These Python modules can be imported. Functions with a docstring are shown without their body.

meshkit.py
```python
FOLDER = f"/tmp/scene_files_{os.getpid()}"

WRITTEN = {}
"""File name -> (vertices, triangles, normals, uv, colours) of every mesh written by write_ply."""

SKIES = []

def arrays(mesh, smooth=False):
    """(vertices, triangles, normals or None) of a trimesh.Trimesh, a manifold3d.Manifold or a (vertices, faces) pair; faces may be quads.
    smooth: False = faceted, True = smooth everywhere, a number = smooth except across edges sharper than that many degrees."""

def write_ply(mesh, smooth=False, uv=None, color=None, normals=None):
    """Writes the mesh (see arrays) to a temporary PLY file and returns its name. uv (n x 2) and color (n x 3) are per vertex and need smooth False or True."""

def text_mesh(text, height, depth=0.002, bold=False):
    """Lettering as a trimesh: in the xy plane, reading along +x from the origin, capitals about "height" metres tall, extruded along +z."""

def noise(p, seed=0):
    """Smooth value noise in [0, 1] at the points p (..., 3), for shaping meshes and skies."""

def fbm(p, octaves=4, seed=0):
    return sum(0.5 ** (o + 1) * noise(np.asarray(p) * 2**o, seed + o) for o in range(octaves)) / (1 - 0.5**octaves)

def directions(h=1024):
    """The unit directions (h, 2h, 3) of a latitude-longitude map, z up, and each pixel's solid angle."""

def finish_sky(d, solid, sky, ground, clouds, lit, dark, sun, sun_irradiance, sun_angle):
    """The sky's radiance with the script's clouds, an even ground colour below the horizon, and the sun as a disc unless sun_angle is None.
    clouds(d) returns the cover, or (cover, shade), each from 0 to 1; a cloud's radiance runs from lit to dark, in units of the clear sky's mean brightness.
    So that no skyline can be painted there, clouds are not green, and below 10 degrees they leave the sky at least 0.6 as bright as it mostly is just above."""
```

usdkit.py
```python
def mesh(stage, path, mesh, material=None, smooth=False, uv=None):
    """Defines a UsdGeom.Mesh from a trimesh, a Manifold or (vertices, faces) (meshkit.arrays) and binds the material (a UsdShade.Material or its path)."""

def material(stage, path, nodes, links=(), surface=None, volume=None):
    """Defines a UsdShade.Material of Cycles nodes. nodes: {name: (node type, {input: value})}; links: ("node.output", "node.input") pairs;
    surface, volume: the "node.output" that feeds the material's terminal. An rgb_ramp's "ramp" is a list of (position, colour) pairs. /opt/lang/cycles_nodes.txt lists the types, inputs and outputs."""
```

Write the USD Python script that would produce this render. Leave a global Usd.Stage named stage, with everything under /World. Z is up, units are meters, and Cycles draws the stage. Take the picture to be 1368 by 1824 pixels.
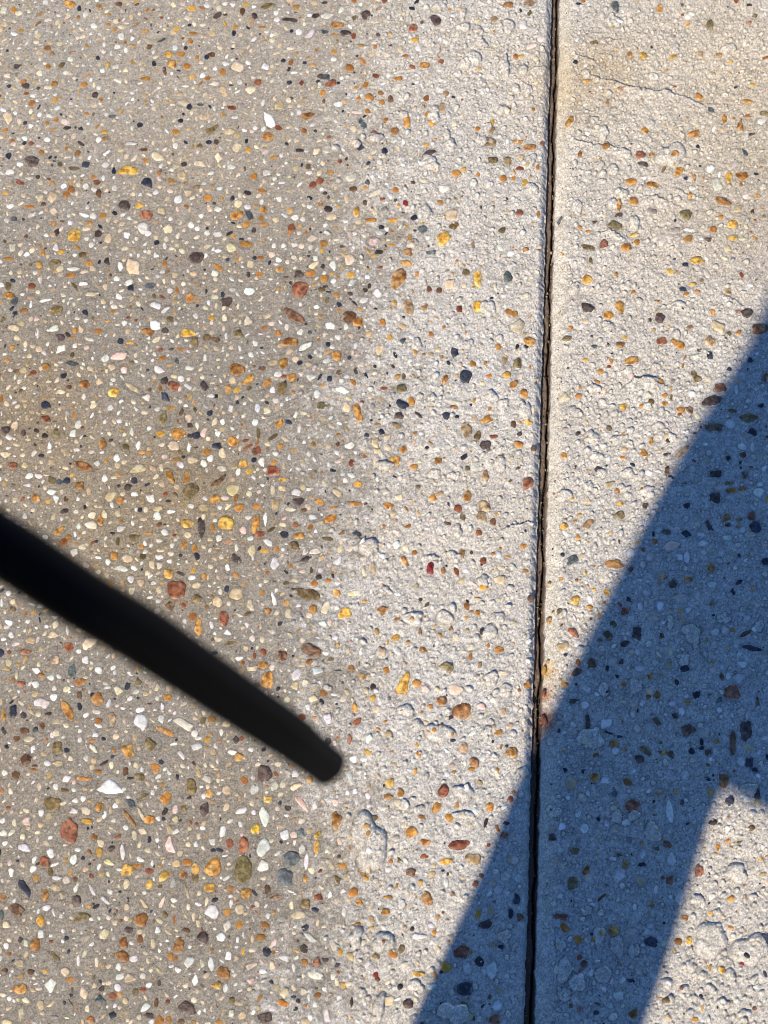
import math
import numpy as np
import trimesh
import manifold3d as m3
import usdkit
import meshkit
from pxr import Usd, UsdGeom, UsdLux, UsdShade, Sdf, Gf, Vt

stage = Usd.Stage.CreateInMemory()
UsdGeom.SetStageUpAxis(stage, "Z")
UsdGeom.SetStageMetersPerUnit(stage, 1.0)
UsdGeom.Xform.Define(stage, "/World")
UsdGeom.Scope.Define(stage, "/World/Looks")

# ---------------------------------------------------------------- camera, sky, sun
CAM_H, TILT, FRAME_W = 1.15, math.radians(17), 0.6
FOCUS = CAM_H / math.cos(TILT)
TX = FRAME_W / 2 / FOCUS
EXPOSURE = 0.40
SKY_STRENGTH = 0.15
SUN_INTENSITY, SUN_COLOUR = 1.25, (1.0, 0.895, 0.735)
SUN_EL, SHADE_AZ = math.radians(45), math.radians(62)      # shadows fall towards SHADE_AZ, counted from +x
D = np.array([math.cos(SHADE_AZ), math.sin(SHADE_AZ)])      # the way shadows fall on the ground
N = np.array([-D[1], D[0]])

cam = UsdGeom.Camera.Define(stage, "/World/camera")
cam.AddTranslateOp().Set(Gf.Vec3d(0, 0, CAM_H))
cam.AddRotateXOp().Set(math.degrees(TILT))
cam.CreateHorizontalApertureAttr(24.0)
cam.CreateVerticalApertureAttr(32.0)
FOCAL = 24.0 / 2 / TX
cam.CreateFocalLengthAttr(FOCAL)
cam.CreateFStopAttr(FOCAL / 3.4)
cam.CreateFocusDistanceAttr(FOCUS)
cam.CreateClippingRangeAttr(Gf.Vec2f(0.02, 1000.0))
cam.CreateExposureAttr(EXPOSURE)

dome = UsdLux.DomeLight.Define(stage, "/World/sky")
dome_look = usdkit.material(stage, "/World/Looks/sky_air", {
    "sky": ("sky_texture", {"sky_type": "single_scattering", "sun_disc": False, "air_density": 0.8, "aerosol_density": 0.1, "ozone_density": 12.0, "sun_elevation": SUN_EL, "sun_rotation": math.atan2(-D[0], -D[1])}),
    "bg": ("background_shader", {"strength": SKY_STRENGTH})}, [("sky.color", "bg.color")], surface="bg.background")
UsdShade.MaterialBindingAPI.Apply(dome.GetPrim()).Bind(dome_look)
sun = UsdLux.DistantLight.Define(stage, "/World/sun")
sun.CreateIntensityAttr(SUN_INTENSITY)
sun.CreateAngleAttr(0.65)
sun.CreateColorAttr(Gf.Vec3f(*SUN_COLOUR))
sun.GetPrim().CreateAttribute("inputs:normalize", Sdf.ValueTypeNames.Bool).Set(True)
sun.AddRotateXYZOp().Set(Gf.Vec3f(90 - math.degrees(SUN_EL), 0, math.degrees(math.atan2(-D[0], D[1]))))

# ---------------------------------------------------------------- helpers
rng = np.random.default_rng(7)
used = {}


def path_for(name, parent="/World"):
    k = used.get((parent, name), 0)
    used[(parent, name)] = k + 1
    return f"{parent}/{name}" if k == 0 else f"{parent}/{name}_{k:03d}"


def tag(prim, **kw):
    for k, v in kw.items():
        prim.SetCustomDataByKey(k, v)


def xform(name, **kw):
    x = UsdGeom.Xform.Define(stage, path_for(name))
    tag(x.GetPrim(), **kw)
    return str(x.GetPath())


def obj(name, mesh, look, parent, smooth=True, tint=None, **kw):
    m = usdkit.mesh(stage, path_for(name, parent), mesh, look, smooth=smooth)
    if tint is not None:
        UsdGeom.PrimvarsAPI(m).CreatePrimvar("tint", Sdf.ValueTypeNames.Color3fArray, "vertex").Set(Vt.Vec3fArray.FromNumpy(np.asarray(tint, np.float32)))
    tag(m.GetPrim(), **kw)
    return m


def lin(*c):
    c = np.asarray(c, float) / 255
    return np.where(c <= 0.04045, c / 12.92, ((c + 0.055) / 1.055) ** 2.4)


def ground_point(px, py, z=0.0):
    """The point of the ground that the photograph shows at a pixel."""
    a, b = (px / 684 - 1) * TX, -(py - 912) / 684 * TX
    d = np.array([a, math.sin(TILT) + b * math.cos(TILT), -math.cos(TILT) + b * math.sin(TILT)])
    return d[:2] * ((CAM_H - z) / -d[2])


def pixel_of(x, y):
    depth = y * math.sin(TILT) + CAM_H * math.cos(TILT)
    up = y * math.cos(TILT) - CAM_H * math.sin(TILT)
    return (x / depth / TX + 1) * 684, 912 - up / depth / TX * 684


TABLE = np.random.default_rng(99).random((64, 256, 256), dtype=np.float32)


def noise2(x, y, f, octaves=1, seed=0, ridged=False):
    """Smooth value noise over the ground, from 0 to 1, with f lumps to the metre."""
    x, y = np.broadcast_arrays(np.asarray(x, float), np.asarray(y, float))
    out, amp, tot = 0, 1.0, 0
    for o in range(octaves):
        g = f * 2.03 ** o
        u, v = x * g + 91.7 * o + 0.37 * seed, y * g + 57.1 * o
        i, j = np.floor(u), np.floor(v)
        a, b = (u - i).astype(np.float32), (v - j).astype(np.float32)
        i, j = i.astype(np.int64) & 255, j.astype(np.int64) & 255
        i1, j1 = (i + 1) & 255, (j + 1) & 255
        a, b, T = a * a * (3 - 2 * a), b * b * (3 - 2 * b), TABLE[(seed + 13 * o) % 64]
        n = (T[i, j] * (1 - a) + T[i1, j] * a) * (1 - b) + (T[i, j1] * (1 - a) + T[i1, j1] * a) * b
        out, tot, amp = out + amp * (1 - np.abs(2 * n - 1) if ridged else n), tot + amp, amp * 0.5
    return out / tot


def smoothstep(a, b, x):
    t = np.clip((x - a) / (b - a), 0, 1)
    return t * t * (3 - 2 * t)


# where the stones lie, noted tile by tile: x y length width [angle] colour code, in thirds of a pixel of the photograph
TILES = {
(0, 0): """370 22 60 38 -10 o;525 35 42 30 n;22 58 45 42 w;72 52 35 30 o;100 68 45 30 c;215 75 60 22 25 t;310 82 32 24 w;635 22 40 28 b;1025 45 50 28 y;1108 30 45 30 -30 w;1155 88 60 38 40 d;1205 130 55 14 -65 y;1340 118 50 40 40 w;1295 60 30 40 b;498 138 40 28 w;945 152 36 26 y;1034 178 50 22 -5 o;1018 220 28 30 o;650 200 50 50 w;525 208 40 18 15 w;195 172 40 36 w;75 182 45 24 -15 w;258 105 55 24 10 p;728 135 55 18 30 t;855 220 75 22 25 d;900 290 60 36 y;965 288 50 28 o;1050 310 36 44 o;1130 292 40 28 b;630 250 36 32 w;675 268 36 24 -70 w;595 285 20 30 w;727 295 48 18 70 w;275 288 36 44 t;382 280 50 28 t;88 352 60 36 d;330 345 46 38 45 v;918 342 44 44 o;1000 357 54 34 -30 o;880 378 50 22 -85 b;1190 385 36 40 o;1275 360 80 50 c;760 372 40 22 -10 c;675 375 34 36 c;546 378 42 36 w;473 402 45 26 -10 o;780 420 50 26 10 o;1028 410 32 26 y;40 405 55 40 p;125 436 32 24 o;632 432 56 26 -10 w;445 455 48 36 o;1148 445 60 30 -5 w;993 460 44 16 w;255 468 58 24 c;573 480 46 32 30 c;423 490 24 26 y;710 495 36 26 w;1345 480 60 50 c;178 512 40 26 w;980 548 66 36 -5 c;918 564 36 20 w;1075 562 86 20 5 g;1235 577 60 26 -5 r;380 552 34 28 w;305 580 48 28 35 w;465 606 36 24 -30 o;600 622 40 20 5 g;1190 612 40 34 -30 o;42 625 48 66 c;356 684 58 24 d;430 686 26 26 k;298 640 38 34 o;250 656 24 24 o;350 652 44 36 p;520 678 36 22 50 o;285 690 40 22 o;28 698 50 26 o;940 706 44 28 o;1128 693 84 36 30 v;1225 705 56 40 c;68 750 32 30 o;562 740 46 44 45 t;300 756 60 28 60 c;258 745 36 36 w;695 770 68 28 w;818 762 36 30 c;766 800 50 18 b;1068 780 50 30 v;1268 790 50 50 c;1330 802 46 40 -45 y;568 820 60 28 40 w;838 838 70 60 -20 c;718 845 50 30 45 c;1172 842 56 44 30 c;1062 876 70 36 -10 c;168 860 76 52 d;395 900 60 26 v;700 910 130 62 10 y;608 912 26 36 k;788 970 76 70 k;778 857 32 30 o;845 925 30 34 o;858 914 26 30 v;55 922 56 30 5 w;340 916 44 20 -35 c;157 952 42 30 w;105 976 66 30 -20 r;265 955 36 20 r;380 1012 36 42 n;515 978 46 32 r;458 996 40 40 w;975 940 60 56 -30 c;915 970 60 30 -10 o;1355 945 36 48 o;1050 1000 42 26 t;30 1030 44 20 y;526 1034 42 42 b;213 1056 52 44 30 c;282 1050 66 58 c;833 1030 32 26 w;1005 1028 50 40 c;1112 1018 40 24 w;1112 1058 42 40 o;950 1068 60 42 50 w;1282 1040 26 36 c;665 1096 58 54 d;745 1098 40 36 y;230 1090 34 32 b;155 1104 58 22 -5 o;468 1106 26 40 w;783 1148 70 50 -10 r;550 1152 36 30 o;500 1150 52 46 w;455 1150 55 24 -25 w;655 1148 40 24 20 w;864 1126 46 36 -60 w;1075 1150 32 30 w;1165 1115 40 36 30 w;1322 1104 42 32 w;1265 1146 80 50 o;1332 1150 60 30 -60 g;1312 1196 56 36 20 o;1355 1230 30 40 d;173 1150 80 26 25 w;285 1125 50 56 c;75 1166 46 34 30 g;482 1195 46 28 o;770 1214 70 60 40 w;900 1222 66 54 c;538 1212 36 22 -35 k;460 1222 50 22 c;676 1252 46 46 w;580 1275 40 60 c;303 1242 32 40 d;398 1258 76 60 10 y;950 1258 50 28 60 w;1165 1252 60 26 w;1225 1248 50 22 30 d;1105 1248 34 34 w;1250 1262 30 30 y;1290 1278 30 14 k;1312 1304 64 34 -5 o;1235 1322 60 60 c;890 1280 36 36 c;1052 1270 44 30 c;65 1320 56 50 40 w;408 1320 50 30 -40 o;490 1306 34 34 w;302 1322 38 50 w;228 1350 40 34 o;325 1345 40 32 y;1052 1358 66 24 b;1165 1340 40 26 w""",
(456, 0): """60 30 100 40 25 v;215 36 42 24 o;368 14 36 34 d;523 8 36 26 o;685 5 34 20 r;655 46 40 22 35 t;585 78 50 44 20 d;528 96 36 28 v;284 80 38 26 w;382 82 70 34 w;180 106 76 22 -5 d;32 146 40 24 o;433 132 64 34 n;372 168 60 30 -20 g;475 172 66 38 -10 d;290 180 78 34 45 w;60 168 36 24 w;85 190 32 26 w;840 150 46 42 r;888 120 30 26 b;960 108 66 46 -20 d;1272 100 48 30 t;1350 25 50 34 n;652 186 50 24 d;550 165 50 14 -40 c;845 215 46 34 y;770 265 50 36 w;864 258 36 40 w;572 248 80 20 -10 t;418 276 34 24 y;325 268 34 22 o;700 296 44 18 15 c;798 302 36 20 o;570 326 56 20 -45 o;1200 230 60 40 -35 m;1160 272 42 20 p;1160 310 80 70 m;990 328 30 30 40 r;835 360 36 24 -30 r;900 352 58 36 o;985 376 52 26 w;50 355 46 36 w;355 355 34 26 s;500 362 44 40 n;640 406 44 26 r;760 422 46 24 o;705 402 36 26 w;375 412 42 36 g;400 446 66 34 20 r;240 448 48 34 40 r;10 440 36 36 r;680 450 36 16 25 w;205 390 40 16 w;360 495 36 40 o;188 522 28 24 d;130 566 54 50 c;440 560 56 36 w;605 520 44 40 o;548 526 32 26 o;670 548 36 36 o;718 530 30 40 b;1015 495 38 38 t;75 636 100 56 -75 w;280 614 64 60 n;542 600 60 22 -5 p;596 596 34 30 o;568 662 60 36 -60 g;632 708 42 30 r;740 702 46 40 n;806 650 34 66 o;790 612 46 36 m;952 610 62 80 m;996 570 40 46 t;940 655 40 34 y;1320 592 56 40 m;1258 696 40 46 t;1184 690 28 26 o;908 774 36 22 y;960 744 34 18 o;1246 760 70 48 t;1300 730 36 26 w;1208 750 50 50 m;925 818 90 40 20 d;930 870 100 60 -20 m;1265 858 52 40 v;1345 860 50 50 v;1068 928 52 36 o;1186 936 22 26 o;65 730 60 50 n;218 750 36 36 c;235 804 52 20 d;326 806 50 34 20 c;96 842 50 18 20 o;58 920 60 34 w;510 950 86 66 10 w;596 974 42 38 g;520 1010 46 30 b;640 1032 80 30 25 w;180 1020 58 14 5 w;30 1020 56 28 -10 o;720 1045 44 40 w;674 1066 40 26 r;746 1072 24 20 g;798 1086 30 34 R;985 1080 56 28 o;584 1082 36 34 b;745 1016 36 30 o;345 1092 32 26 o;388 1054 26 24 b;32 1122 52 48 o;155 1155 50 20 -30 w;208 1162 42 32 w;538 1132 36 54 y;615 1178 60 26 o;730 1178 60 26 15 y;400 1160 70 36 c;480 1185 30 30 w;685 1115 50 40 s;370 1204 36 26 w;42 1200 60 24 o;430 1218 30 20 o;178 1242 26 44 o;268 1242 32 28 o;302 1276 50 40 10 w;95 1310 32 36 w;525 1252 30 24 w;700 1225 30 30 w;655 1244 34 28 w;632 1290 64 50 p;455 1316 42 34 b;352 1340 26 28 y;206 1308 40 32 w;145 1310 34 36 w;810 1346 56 40 n;930 1350 70 36 15 g;1000 1278 84 90 y;890 1226 46 42 20 g;835 1300 60 40 m;1050 1150 70 60 c;900 1130 60 70 m;1010 1005 70 44 -15 w;1160 1315 30 50 t;725 1308 44 18 y;1040 780 50 50 m;1020 720 40 44 m;1240 680 40 44 m;1110 145 60 44 m;1190 160 44 44 m;1105 75 40 50 m;980 30 60 50 m;1350 140 50 80 m;1330 350 50 90 m;540 770 40 40 m;640 740 70 40 m""",
(912, 0): """385 8 44 20 o;92 18 80 44 t;95 68 34 26 40 v;60 135 50 50 w;105 248 56 30 15 p;52 298 44 20 y;552 35 44 60 g;540 110 66 70 m;790 45 32 44 o;1060 132 48 50 v;940 130 32 32 o;990 118 56 28 s;1295 85 44 28 v;958 76 36 30 w;438 230 48 22 10 v;628 292 30 34 o;700 300 40 36 y;858 308 44 22 15 o;1005 290 36 36 t;1105 295 40 22 t;1165 335 50 26 y;1270 118 26 20 r;395 395 50 40 m;400 435 44 20 o;575 480 34 26 t;510 548 40 26 30 o;545 580 34 20 s;1000 515 46 30 -30 o;1255 545 52 28 o;1060 588 56 30 -50 g;1345 608 40 30 v;1135 632 48 60 o;1335 650 60 34 10 w;1222 672 76 44 -75 n;1262 620 36 18 o;1285 720 42 24 b;310 650 84 46 50 o;712 696 50 44 o;970 714 80 44 10 o;740 665 50 50 m;440 640 40 40 m;530 640 44 44 m;490 710 50 70 m;685 828 50 40 r;745 828 36 22 o;700 878 56 30 -10 d;865 832 40 30 o;850 830 140 110 m;810 905 54 26 60 b;895 912 44 36 o;925 952 32 22 k;880 932 30 26 o;635 970 62 36 5 o;750 988 66 32 -10 o;975 950 16 36 o;1245 820 56 24 -60 g;1060 900 50 46 w;1110 930 26 40 w;1180 885 60 36 30 w;1095 990 60 80 w;1160 948 34 56 y;1230 940 60 46 o;1120 1075 100 46 -15 n;1312 1045 26 24 o;950 1048 22 40 o;1205 1120 70 60 c;1285 1130 26 56 b;1345 1160 40 34 v;1180 1200 54 46 y;1075 1225 36 34 o;925 1148 80 56 v;745 1130 66 40 s;650 1075 50 40 o;570 1100 20 60 o;545 1090 60 60 m;350 1110 50 70 m;255 1180 50 22 65 g;570 1150 56 22 20 d;550 1208 80 44 -20 v;440 1186 44 22 d;410 1240 40 20 o;490 1308 50 44 r;405 1326 70 30 -10 v;650 1258 60 24 10 y;935 1278 66 40 15 n;1052 1276 60 34 -10 d;1180 1270 50 30 y;950 1226 70 30 w;875 1230 60 40 s;800 1290 60 40 20 w;605 1325 66 50 o;1145 1330 50 40 c;44 762 36 30 o;95 790 80 34 n;160 768 22 24 r;135 895 30 56 o;42 900 44 26 -10 r;40 1138 44 34 r;140 1150 20 50 o;75 1335 60 40 -20 n;8 955 24 30 o;60 375 50 40 m;140 385 70 60 m;20 475 40 50 m;85 480 50 50 m;95 860 70 50 m;100 1010 60 60 m;655 1190 50 70 m;540 905 60 50 m;465 885 50 50 m;590 820 80 50 m;590 1030 60 40 m;870 265 50 44 m;1155 260 70 50 m""",
(0, 456): """48 15 60 22 o;205 45 44 38 y;295 35 56 34 v;375 35 30 30 w;645 55 40 60 w;710 60 72 90 c;570 32 36 44 d;475 38 40 34 o;1050 8 80 50 d;880 42 24 34 o;1035 95 50 36 c;1150 92 40 40 w;1340 45 50 40 c;1165 60 60 24 -30 o;400 68 68 26 w;320 70 40 34 30 c;188 88 30 26 w;328 100 36 34 w;380 103 50 30 o;625 122 44 36 w;690 142 60 36 15 w;870 85 36 32 w;700 168 48 36 k;805 160 64 36 g;170 160 40 32 r;215 132 28 50 w;445 150 80 34 -10 w;400 165 54 18 -55 v;44 162 36 44 v;945 180 30 48 o;910 186 34 40 w;868 218 50 26 -30 r;1240 182 50 30 w;1335 188 56 38 w;1210 246 60 54 d;1015 222 60 50 o;1050 240 40 20 o;50 212 56 36 o;80 240 50 42 40 g;118 205 36 24 w;200 192 36 30 c;165 265 26 60 w;240 236 84 18 10 w;488 206 80 34 5 c;340 208 56 20 w;825 262 76 34 -20 w;885 292 70 30 40 w;1113 248 30 40 w;612 270 40 26 w;302 288 62 50 v;455 304 54 36 -40 k;80 304 30 26 k;15 338 40 50 v;1048 318 40 36 -40 w;1200 330 40 40 c;1130 330 34 26 y;910 338 38 36 v;685 330 24 20 r;726 342 24 18 r;575 350 34 20 y;600 298 24 20 o;195 335 36 26 p;828 370 60 54 w;1328 345 50 50 w;70 382 64 40 c;1005 410 76 44 5 y;785 400 64 46 -20 n;1268 410 72 56 v;1210 426 26 36 w;1150 448 56 40 b;1040 460 40 54 v;295 384 54 40 15 w;200 420 24 90 w;400 398 24 36 o;434 395 40 50 c;525 402 40 32 o;318 430 50 44 d;480 446 54 26 -10 w;835 448 50 30 40 c;695 464 40 22 y;66 488 40 34 y;135 470 36 40 c;328 495 88 44 10 w;235 520 44 26 -50 w;915 498 36 22 20 d;962 498 50 18 o;1280 488 36 36 w;1340 530 50 30 -40 w;635 535 96 46 20 p;494 548 22 40 w;160 535 36 30 c;40 552 44 40 o;385 575 60 28 -10 g;445 578 26 24 w;595 592 50 40 c;665 578 50 12 o;660 608 40 44 p;945 558 28 46 g;850 610 60 40 -25 w;1095 545 30 54 w;1012 598 60 26 -5 w;1265 605 84 56 -10 n;245 592 40 40 o;85 616 36 24 v;602 660 36 30 w;530 672 64 50 c;452 686 70 76 n;605 730 60 46 y;965 655 40 34 w;928 694 62 46 -10 r;1088 694 52 64 d;1218 705 64 58 -40 o;1330 660 66 40 50 o;1330 708 34 24 40 v;1010 700 50 44 w;710 705 110 30 -30 c;792 762 62 46 -30 w;878 752 88 36 -60 k;1128 748 46 24 w;965 778 30 24 w;1155 750 20 24 k;368 700 30 24 b;130 706 30 20 w;445 752 46 34 45 w;242 798 54 48 k;588 812 34 40 w;490 855 46 22 60 w;725 815 40 26 -30 w;1232 812 44 50 w;1268 782 24 36 k;1120 840 36 30 k;970 838 30 60 v;1042 822 26 36 v;915 815 60 26 15 o;868 868 78 86 v;1010 862 40 60 w;1148 886 36 56 c;1190 886 26 36 w;250 874 60 42 -10 r;355 872 18 60 c;640 884 36 30 w;675 900 26 26 w;1015 906 34 28 -30 d;952 950 64 64 o;1090 940 50 56 p;1240 925 40 26 -40 w;1290 902 24 22 o;440 916 32 22 r;125 944 30 44 d;300 944 40 48 v;238 962 36 30 d;30 930 50 40 d;80 905 40 50 c;390 948 44 50 w;455 962 28 22 k;655 930 34 24 o;704 940 28 46 w;795 918 40 34 w;860 950 50 30 10 y;1165 955 40 40 w;1055 905 26 40 w;740 1010 54 24 70 w;548 1005 40 66 n;670 1022 46 40 v;592 984 26 24 d;265 1012 26 44 w;925 1012 60 56 c;1010 1020 26 70 w;1048 1024 32 22 d;1152 1012 64 44 k;1245 990 56 54 -30 o;1310 988 46 20 10 r;1325 1020 60 20 30 r;1360 1045 30 44 b;1105 1048 48 32 o;490 1048 36 22 w;408 1038 34 26 w;30 1060 60 30 c;625 1078 46 34 40 w;570 1095 30 34 o;518 1112 42 44 w;632 1122 36 44 c;1028 1090 66 66 10 c;1190 1060 36 70 c;1090 1110 50 36 -60 w;962 1115 40 50 w;1188 1134 56 36 w;445 1122 100 38 -20 n;70 1120 56 34 -15 r;135 1120 50 40 c;860 1128 30 44 c;735 1140 80 60 c;910 1175 92 54 -55 o;1000 1182 76 38 70 o;1160 1210 116 50 35 b;1018 1255 92 66 50 v;560 1180 36 30 w;560 1195 44 36 w;605 1185 50 26 c;420 1232 70 54 n;1255 1245 80 70 c;1340 1240 50 24 30 w;316 1208 44 28 g;275 1260 60 34 w;150 1225 50 24 w;70 1220 34 20 v;595 1280 92 54 70 c;190 1295 46 50 o;353 1300 28 34 b;300 1298 34 44 w;420 1298 28 30 w;80 1300 50 30 30 c;803 1296 50 60 w;720 1270 50 40 w;870 1225 46 30 -20 c;900 1312 36 30 k;925 1316 30 24 w;938 1275 50 22 -40 b;1097 1298 34 46 w;1150 1298 60 50 o;1278 1345 50 40 o;1085 1345 60 40 c;845 1350 50 40 w;1020 1338 40 30 w;450 1342 34 26 k;535 1340 30 24 c;640 1305 40 40 o;1300 1110 50 40 y;1330 1150 34 34 y""",
(456, 456): """30 8 60 30 n;200 8 30 28 c;125 74 60 34 o;225 96 54 42 d;293 94 50 36 o;365 120 42 40 o;505 102 40 36 y;235 178 84 80 r;310 152 28 24 y;350 180 36 30 v;188 142 28 26 d;165 115 40 18 b;310 46 56 36 25 c;410 48 36 56 w;505 20 70 50 c;510 145 60 36 40 w;355 55 24 36 d;390 192 36 10 k;430 206 34 22 o;445 260 28 26 k;575 238 50 40 30 w;650 198 60 44 -20 w;520 245 60 14 -40 d;380 236 26 34 v;325 272 38 30 w;205 320 120 48 -35 b;500 325 76 60 b;545 352 56 46 o;345 322 26 20 y;400 375 76 40 w;235 405 44 30 40 w;165 385 26 60 w;290 412 36 30 g;118 414 40 28 -25 o;180 460 90 44 n;130 480 40 30 c;440 434 40 36 w;265 480 86 30 25 w;210 548 44 36 c;290 540 40 40 40 k;348 532 24 32 w;430 532 52 50 o;92 570 54 34 c;150 580 70 60 20 o;118 632 42 34 w;190 648 50 40 o;240 630 50 30 p;295 648 56 50 w;32 600 60 24 b;440 625 56 30 b;60 680 58 36 70 o;140 706 54 68 v;90 720 36 44 w;198 728 38 34 o;520 675 46 24 -40 o;458 666 34 22 w;450 715 90 46 -10 w;38 768 34 24 w;108 772 40 34 w;325 736 40 40 w;348 802 84 44 10 v;485 808 50 66 c;500 760 50 30 c;545 840 94 42 -70 o;60 830 50 44 c;214 845 40 44 w;125 895 62 74 o;8 815 30 50 w;230 930 22 80 w;405 910 48 28 -25 w;350 932 24 34 w;90 968 60 22 35 v;12 950 20 60 v;60 1005 44 30 c;155 978 60 22 -30 w;132 1014 36 60 o;12 1035 30 40 r;105 1055 36 30 w;436 954 34 22 o;437 1005 26 28 b;500 1012 60 36 10 w;635 1000 70 54 c;178 1075 28 40 w;30 1100 40 56 w;430 1055 30 36 w;94 1148 64 56 r;95 1105 36 22 40 o;145 1192 68 30 y;148 1240 60 34 -10 c;215 1260 54 36 w;90 1255 36 60 w;280 1250 34 22 w;365 1212 34 44 c;545 1218 44 38 y;435 1265 56 36 -40 c;465 1165 40 22 w;225 1312 60 46 d;340 1310 64 54 30 o;520 1326 92 34 8 n;100 1330 60 80 w;708 1336 58 38 -15 o;410 1345 50 14 o;185 1355 50 30 w;255 1358 30 24 b;700 1260 50 44 w;820 1310 44 36 w;760 1290 60 40 c;760 120 112 76 60 n;815 270 56 90 t;900 278 42 46 n;925 180 36 34 r;980 184 40 46 b;838 190 20 40 o;800 38 70 30 o;858 95 26 44 o;1120 90 46 34 v;1185 120 44 84 y;1190 270 64 56 y;1240 280 70 80 m;1345 115 50 60 g;1350 300 40 36 o;1040 150 90 90 c;740 255 36 24 y;670 354 40 40 o;715 435 30 40 y;660 500 70 50 30 c;780 455 40 40 g;860 470 50 60 m;850 515 26 40 o;935 420 26 32 o;1058 514 56 54 k;990 540 26 30 o;1135 470 50 40 m;970 485 30 30 c;1293 486 30 34 o;1160 578 34 38 o;1225 575 24 30 o;1015 655 64 34 60 n;1120 645 70 66 k;790 640 26 44 v;680 710 50 24 r;785 710 80 50 v;780 795 70 44 -25 k;830 776 40 44 o;762 854 50 40 d;870 850 50 24 -40 d;940 755 36 40 m;1055 808 54 22 n;1150 795 20 24 k;752 910 66 40 -15 v;650 900 36 18 o;625 810 40 44 s;850 945 36 24 o;1060 775 54 24 w;1125 930 60 84 t;1185 960 58 40 60 v;1225 1012 70 56 d;1235 870 76 50 20 o;1270 965 48 22 r;1020 1020 40 34 w;970 1030 40 40 w;785 1035 40 50 o;740 1095 66 56 o;690 1120 90 50 m;845 1125 44 34 o;640 1095 36 70 c;590 958 28 24 g;565 780 30 26 r;1225 1180 50 70 t;1130 1135 30 26 v;865 1232 28 22 v;1130 1285 40 60 o;1220 1340 70 60 t;1360 1200 30 24 v;945 1295 50 50 o;1030 1326 24 34 k;1305 1110 60 70 m;950 1160 60 40 m;1060 1170 50 40 m;1260 750 60 50 m;1320 800 60 60 m;1330 555 30 60 t;1245 640 30 34 o;1365 690 20 40 o""",
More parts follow.
